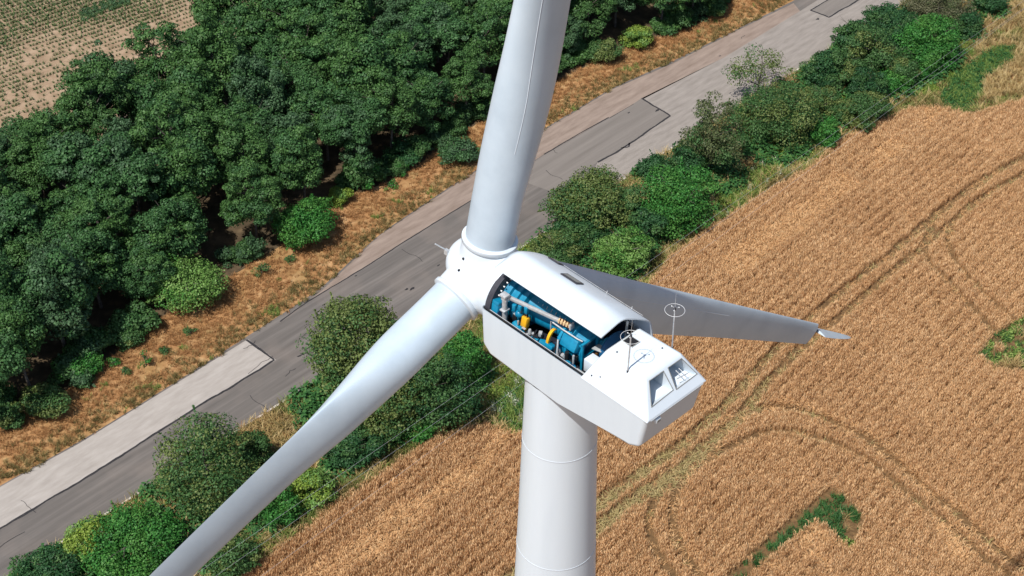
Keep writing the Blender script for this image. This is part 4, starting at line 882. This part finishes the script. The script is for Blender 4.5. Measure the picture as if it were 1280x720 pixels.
def sections(rd, tg, stations, turn=0.0, n=40):
    bm = NB(); rings = []
    for r_, ch, th, tw, ax in stations:
        t_ = R(tw + 1) + turn; ring = []
        circ = [(.5 + .5 * math.cos(i / n * 2 * math.pi), .5 * math.sin(i / n * 2 * math.pi)) for i in range(n)]; af = airfoil(n, min(th, .5))
        bl_ = max(0, min(1, (th - .35) / .65)); bl_ = bl_ * bl_ * (3 - 2 * bl_)
        cd2 = tg * math.cos(t_) - UU * math.sin(t_); nd = UU * math.cos(t_) + tg * math.sin(t_)   # leading edge leans upwind
        for (cx_, cy_), (ax_, ay_) in zip(circ, af):
            x = cx_ * bl_ + ax_ * (1 - bl_); y = cy_ * bl_ + ay_ * (1 - bl_)
            ring.append(bm.verts.new(HC + rd * r_ + cd2 * (x - ax) * ch - nd * y * ch))
        rings.append(ring)
    return bm, rings
def subdiv(st, m=3):
    a = np.array(st, float); t = np.arange(len(a)); tt = np.linspace(0, len(a) - 1, (len(a) - 1) * m + 1)
    out = []
    for q_ in tt:                                              # Catmull-Rom along the span
        i = min(int(q_), len(a) - 2); f_ = q_ - i; p_ = [a[max(i - 1, 0)], a[i], a[i + 1], a[min(i + 2, len(a) - 1)]]
        out.append(tuple(.5 * ((2 * p_[1]) + (-p_[0] + p_[2]) * f_ + (2 * p_[0] - 5 * p_[1] + 4 * p_[2] - p_[3]) * f_ ** 2 + (-p_[0] + 3 * p_[1] - 3 * p_[2] + p_[3]) * f_ ** 3)))
    return out
def skin(bm, rings):
    n = len(rings[0])
    for a_, b2 in zip(rings[:-1], rings[1:]):
        for k in range(n): bm.faces.new((a_[k], a_[(k + 1) % n], b2[(k + 1) % n], b2[k]))
    bm.faces.new(rings[0][::-1]); bm.faces.new(rings[-1]); return bm
for k, lab in enumerate(('blade pointing up past the hood', 'blade pointing right over the wheat with its tip turned', 'blade pointing down left over the hedge')):
    rd, tg = radial(k); st = subdiv(ST, 3); bm, rg = sections(rd, tg, st, 0, 48)
    seam = [r_[15].co.copy() for r_ in rg]
    bld = part('rotor_blade', skin(bm, rg), M['blade'], T, True, 40); bld['label'] = lab
    bm, rg = sections(rd, tg, subdiv(TIP, 2), R(86), 28); part('blade_tip', skin(bm, rg), M['blade'], bld, True, 40)
    bm = NB(); tube(bm, [HC + rd * 24.4, HC + rd * 25.2], .055, 10); part('tip_shaft', bm, M['ring'], bld)
    bm = NB(); sp = [p for p, s_ in zip(seam, st) if 4.3 < s_[0] < 17.0]; tube(bm, sp, .010, 5)
    if k < 2: part('lightning_tape', bm, M['joint'], bld)
    else: bm.free()

# machinery
bm = NB(); tube(bm, [(1.80, 0, .10), (1.98, 0, .10)], 1.05, 56); part('front_bulkhead', bm, M['ring'], T, True, 40)
bm = NB()
for k in range(40):
    t = k / 40 * 2 * math.pi; c_ = Vector((1.775, .88 * math.cos(t), .10 + .88 * math.sin(t))); tube(bm, [c_, c_ - Vector((.05, 0, 0))], .020, 6)
part('bolt_ring', bm, M['seam'], T, True, 40)
bm = NB()
pr_ = [(1.80, .72), (1.62, .70), (1.60, .60), (1.46, .60), (1.45, .65), (1.36, .65), (1.35, .55), (1.24, .55), (1.23, .60), (1.14, .60), (1.12, .50)]
tube(bm, [(x, -.05, .14) for x, r in pr_], [r for x, r in pr_], 48); part('bearing_housing', bm, M['teal'], T, True, 35)
bm = NB(); tube(bm, [(1.13, -.10, .16), (.4, -.16, .16), (-.42, -.18, .12)], [.46, .40, .36], 40); part('main_shaft_tube', bm, M['teal'], T, True, 40)
bm = NB(); pr_ = [(-.30, .62), (-.36, .70), (-.44, .70), (-.46, .58), (-.62, .60), (-.64, .66), (-.70, .66), (-.72, .52), (-1.05, .48), (-1.10, .40)]
tube(bm, [(x, -.03, .02) for x, r in pr_], [r for x, r in pr_], 40); gbx = part('gearbox', bm, M['teal'], T, True, 35)
bm = NB()
for k in range(22):
    t = k / 22 * 2 * math.pi; c_ = Vector((-.44, .64 * math.cos(t), .64 * math.sin(t))); tube(bm, [c_ + Vector((.12, 0, 0)), c_ - Vector((.06, 0, 0))], .028, 6)
part('gearbox_bolt', bm, M['teal_dark'], gbx, True, 40)
bm = NB(); box(bm, (-.75, .35, .30), (.55, .5, .35), Matrix.Rotation(.5, 3, 'X'), .03); box(bm, (-.62, -.25, .55), (.4, .5, .18), None, .03); part('gearbox_cover', bm, M['teal'], gbx, True, 35)
bm = NB()
for y in (.42, -.15): box(bm, (-1.12, y, .0), (.07, .07, .95), None, .008)
box(bm, (-1.12, .135, .48), (.07, .64, .07), None, .008); box(bm, (-1.12, .135, .02), (.05, .5, .06), None, .008); box(bm, (-.98, .42, .40), (.3, .06, .06), None, .008)
part('lifting_frame', bm, M['teal'], T, True, 35)
bm = NB(); box(bm, (-1.085, .135, .24), (.03, .46, .36)); part('frame_panel', bm, M['teal_dark'], T, False)
bm = NB(); tube(bm, [(-1.40, -.42, .05), (-1.46, -.42, .05), (-2.6, -.42, .05), (-2.66, -.42, .05)], [.50, .56, .56, .5], 36); gen = part('generator', bm, M['teal_dark'], T, True, 35)
bm = NB(); tube(bm, [(-1.10, -.30, .08), (-1.42, -.36, .08)], .13, 20); tube(bm, [(-1.24, -.32, .08), (-1.29, -.33, .08)], .26, 28); part('coupling_disc', bm, M['teal'], gen, True, 35)
bm = NB(); box(bm, (-1.33, -.02, .24), (.34, .26, .03), Matrix.Rotation(.25, 3, 'Y'), .006); part('coupling_guard', bm, M['plate'], gen, True, 30)
bm = NB(); box(bm, (-1.28, .02, .02), (.07, .10, .08)); part('terminal', bm, M['copper'], gen, False)
# jib crane
bm = NB(); tube(bm, [(1.44, .80, -.25), (1.44, .80, .86)], .075, 16); box(bm, (1.44, .80, .86), (.22, .20, .08), None, .015); box(bm, (1.44, .80, .36), (.18, .22, .05), None, .01); crane = part('crane_post', bm, M['galv'], T, True, 35)
bm = NB(); tube(bm, [(1.40, .84, -.20), (1.40, .90, -.02)], [.09, .055], 12); part('crane_foot', bm, M['yellow'], crane)
bm = NB(); a_ = Vector((1.42, .66, .72)); b2 = Vector((-.62, .38, .82)); dvv = (b2 - a_).normalized(); rot = dvv.to_track_quat('X', 'Z').to_matrix()
box(bm, (a_ + b2) / 2, ((b2 - a_).length, .085, .10), rot, .012); box(bm, a_ + Vector((.03, .08, .0)), (.2, .2, .10), None, .01); box(bm, b2 - dvv * -.04, (.05, .18, .17), rot, .008); part('crane_arm', bm, M['galv'], crane, True, 30)
bm = NB(); box(bm, b2 - dvv * .20, (.36, .096, .112), rot); part('hazard_plate', bm, M['cream'], crane, False)
bm = NB()
for k in range(4): box(bm, b2 - dvv * (.07 + .09 * k), (.034, .112, .128), rot @ Matrix.Rotation(.45, 3, 'Z') @ Matrix.Rotation(.3, 3, 'Y'))
part('hazard_stripe', bm, M['red'], crane, False)
bm = NB(); box(bm, (.86, .58, .16), (.20, .17, .32), Matrix.Rotation(.2, 3, 'X'), .03); box(bm, (.83, .62, -.02), (.12, .10, .12), None, .03); hoist = part('chain_hoist', bm, M['yellow'], crane, True, 35)
bm = NB()
for x in (.82, .90): tube(bm, [(x, .56, .30), (x, .55, .68)], .018, 6)
part('hoist_hanger', bm, M['black'], hoist)
bm = NB()
for x, y, z in ((1.20, .66, .50), (1.02, .62, .55), (.80, .60, .62)): box(bm, (x, y, z), (.11, .11, .22), None, .015)
bmesh.ops.create_uvsphere(bm, u_segments=16, v_segments=10, radius=.12, matrix=Matrix.Translation((1.08, .60, .32))); part('trolley', bm, M['teal'], crane, True, 40)
# brake and hydraulics
bm = NB(); n = 14
arc = [(-.14, .56 + .26 * math.cos(t) - .05, .06 + .42 * math.sin(t)) for t in np.linspace(.1, 1.7, n)]
for j in range(n - 1):
    p_, q_ = Vector(arc[j]), Vector(arc[j + 1]); o_ = Vector((.04, 0, 0)); i_ = Vector((0, -.05, -.04))
    f_ = [bm.verts.new(v) for v in (p_ - o_, p_ + o_, q_ + o_, q_ - o_)]; g_ = [bm.verts.new(v + i_) for v in (p_ - o_, p_ + o_, q_ + o_, q_ - o_)]
    bm.faces.new(f_); bm.faces.new(g_[::-1])
    for a2 in range(4): bm.faces.new((f_[a2], f_[(a2 + 1) % 4], g_[(a2 + 1) % 4], g_[a2]))
part('brake_guard', bm, M['yellow'], T, True, 40)
bm = NB(); box(bm, (1.70, .86, .02), (.26, .24, .85), Matrix.Rotation(.12, 3, 'X'), .02); box(bm, (1.74, .74, .46), (.34, .36, .10), Matrix.Rotation(.3, 3, 'X'), .015); part('control_cabinet', bm, M['teal'], T, True, 35)
bm = NB(); box(bm, (1.56, .88, .04), (.016, .16, .5)); part('cabinet_door', bm, M['teal_dark'], T, False)
for nm_, a2, b3, r_ in (('pump_motor', (1.20, .66, -.02), (.62, .78, -.28), .11), ('pump_motor', (.66, .82, -.12), (.46, .86, -.16), .10), ('pump_motor', (.10, .80, -.10), (-.12, .84, -.20), .11), ('pump_motor', (-.28, .86, -.18), (-.50, .88, -.2), .11), ('oil_filter', (.36, .74, -.02), (.34, .74, -.30), .12), ('oil_filter', (-.92, .80, -.28), (-.92, .80, -.02), .12)):
    a2, b3 = Vector(a2), Vector(b3); dd_ = (b3 - a2); bm = NB(); tube(bm, [a2, a2 + dd_ * .06, a2 + dd_ * .5, a2 + dd_ * .52, a2 + dd_ * .94, b3], [r_ * .8, r_, r_, r_ * .9, r_ * .9, r_ * .6], 20)
    if nm_ == 'pump_motor': box(bm, (a2 + b3) / 2 + Vector((0, 0, r_)), (.14, .12, .09), None, .01)
    part(nm_, bm, M['teal'], T, True, 40)
bm = NB(); box(bm, (.10, .64, -.12), (.26, .20, .16), Matrix.Rotation(.5, 3, 'Z'), .02); box(bm, (.52, .52, -.3), (.2, .2, .16), Matrix.Rotation(.3, 3, 'Z'), .02); box(bm, (-.22, .70, .05), (.26, .2, .12), Matrix.Rotation(.4, 3, 'X'), .02); part('valve_block', bm, M['teal'], T, True, 35)
bm = NB(); box(bm, (.30, .56, .06), (.10, .12, .14), Matrix.Rotation(.6, 3, 'Z'), .01); box(bm, (.74, .76, .10), (.12, .06, .02)); part('steel_valve', bm, M['galv'], T, True, 35)
bm = NB(); tube(bm, [(-.10, .52, .70), (-.45, .50, .66), (-.95, .44, .60), (-1.08, .38, .56)], .022, 8); tube(bm, [(.02, .46, .12), (.02, .46, .62)], .016, 6); tube(bm, [(-.45, .66, .40), (-.60, .84, .12), (-.58, .86, -.3)], .024, 6); part('coolant_pipe', bm, M['galv'], T, True, 40)
bm = NB(); tube(bm, [(-.38, .62, .34), (-.50, .84, .05), (-.72, .92, -.25)], .028, 6); tube(bm, [(.6, .92, -.1), (.2, .95, -.2), (-.2, .96, -.12)], .02, 6); tube(bm, [(1.3, .9, -.1), (.9, .95, -.15)], .02, 6); part('hose', bm, M['black'], T, True, 40)
bm = NB(); box(bm, (-.98, .82, -.30), (.62, .42, .04), None, .006); box(bm, (-1.42, .86, -.12), (.42, .36, .04), None, .006); part('floor_plate', bm, M['plate'], T, True, 30)
bm = NB(); box(bm, (-1.52, .42, .05), (.36, .34, .42), None, .02); part('white_cabinet', bm, M['white'], T, True, 30)
bm = NB()
for a2, b3, r_ in (((.95, .50, -.30), (.55, .40, -.30), .10), ((1.45, .30, -.35), (1.45, .30, -.05), .08), ((-.02, .52, -.3), (-.02, .52, .02), .07), ((-.75, .62, -.25), (-.75, .62, .12), .06), ((1.02, .90, -.1), (.78, .92, -.12), .06)): tube(bm, [a2, b3], r_, 12)
for c_, s_ in (((1.30, .52, .02), (.16, .14, .20)), ((.30, .86, .02), (.12, .10, .10)), ((-.42, .92, .0), (.10, .10, .12)), ((-.70, .84, -.05), (.14, .12, .20))): box(bm, c_, s_, None, .012)
part('pump_fitting', bm, M['black'], T, True, 35)
bm = NB()
for c_, s_ in (((1.30, .52, .13), (.10, .10, .03)), ((.62, .90, .02), (.10, .03, .05)), ((-.10, .92, -.04), (.05, .03, .10)), ((.48, .66, .02), (.07, .07, .05)), ((-1.0, .62, .02), (.05, .05, .3)), ((1.0, .72, .12), (.04, .04, .14))): box(bm, c_, s_, None, .006)
part('steel_bracket', bm, M['galv'], T, True, 35)
gr = random.Random(5); lots = {k_: NB() for k_ in ('teal', 'teal_dark', 'black', 'galv')}
for q_ in range(64):
    x = gr.uniform(-1.25, 1.6); y = gr.uniform(.46, .98); z = gr.uniform(-.42, -.06) + (.10 if y < .6 else 0); k_ = gr.choice(['teal', 'teal_dark', 'black', 'black', 'black', 'galv']); b_m = lots[k_]
    if gr.random() < .5: box(b_m, (x, y, z), (gr.uniform(.05, .16), gr.uniform(.05, .13), gr.uniform(.06, .2)), Matrix.Rotation(gr.uniform(-.4, .4), 3, 'Z'), .008)
    elif gr.random() < .6:
        h_ = gr.uniform(.08, .26); rr_ = gr.uniform(.03, .07); tube(b_m, [(x, y, z - .1), (x, y, z + h_ - .04), (x, y, z + h_)], [rr_, rr_, rr_ * .6], 12)
    else:
        e_ = (x - gr.uniform(.2, .5), min(.98, y + gr.uniform(-.2, .2)), z + gr.uniform(-.1, .12)); tube(b_m, [(x, y, z), ((x + e_[0]) / 2, (y + e_[1]) / 2, max(z, e_[2]) + .08), e_], .016, 6)
for k_, nm_ in (('teal', 'valve_gear'), ('teal_dark', 'pipe_block'), ('black', 'cable_loom'), ('galv', 'steel_fitting')): part(nm_, lots[k_], M[k_], T, True, 35)
bm = NB()
for q_ in range(9): tube(bm, [(.9 - .16 * q_, -.02 + .02 * (q_ % 3), .56 - .012 * q_), (.86 - .16 * q_, .10, .54 - .012 * q_)], .012, 5)
part('pipe_clip', bm, M['galv'], T, True, 35)
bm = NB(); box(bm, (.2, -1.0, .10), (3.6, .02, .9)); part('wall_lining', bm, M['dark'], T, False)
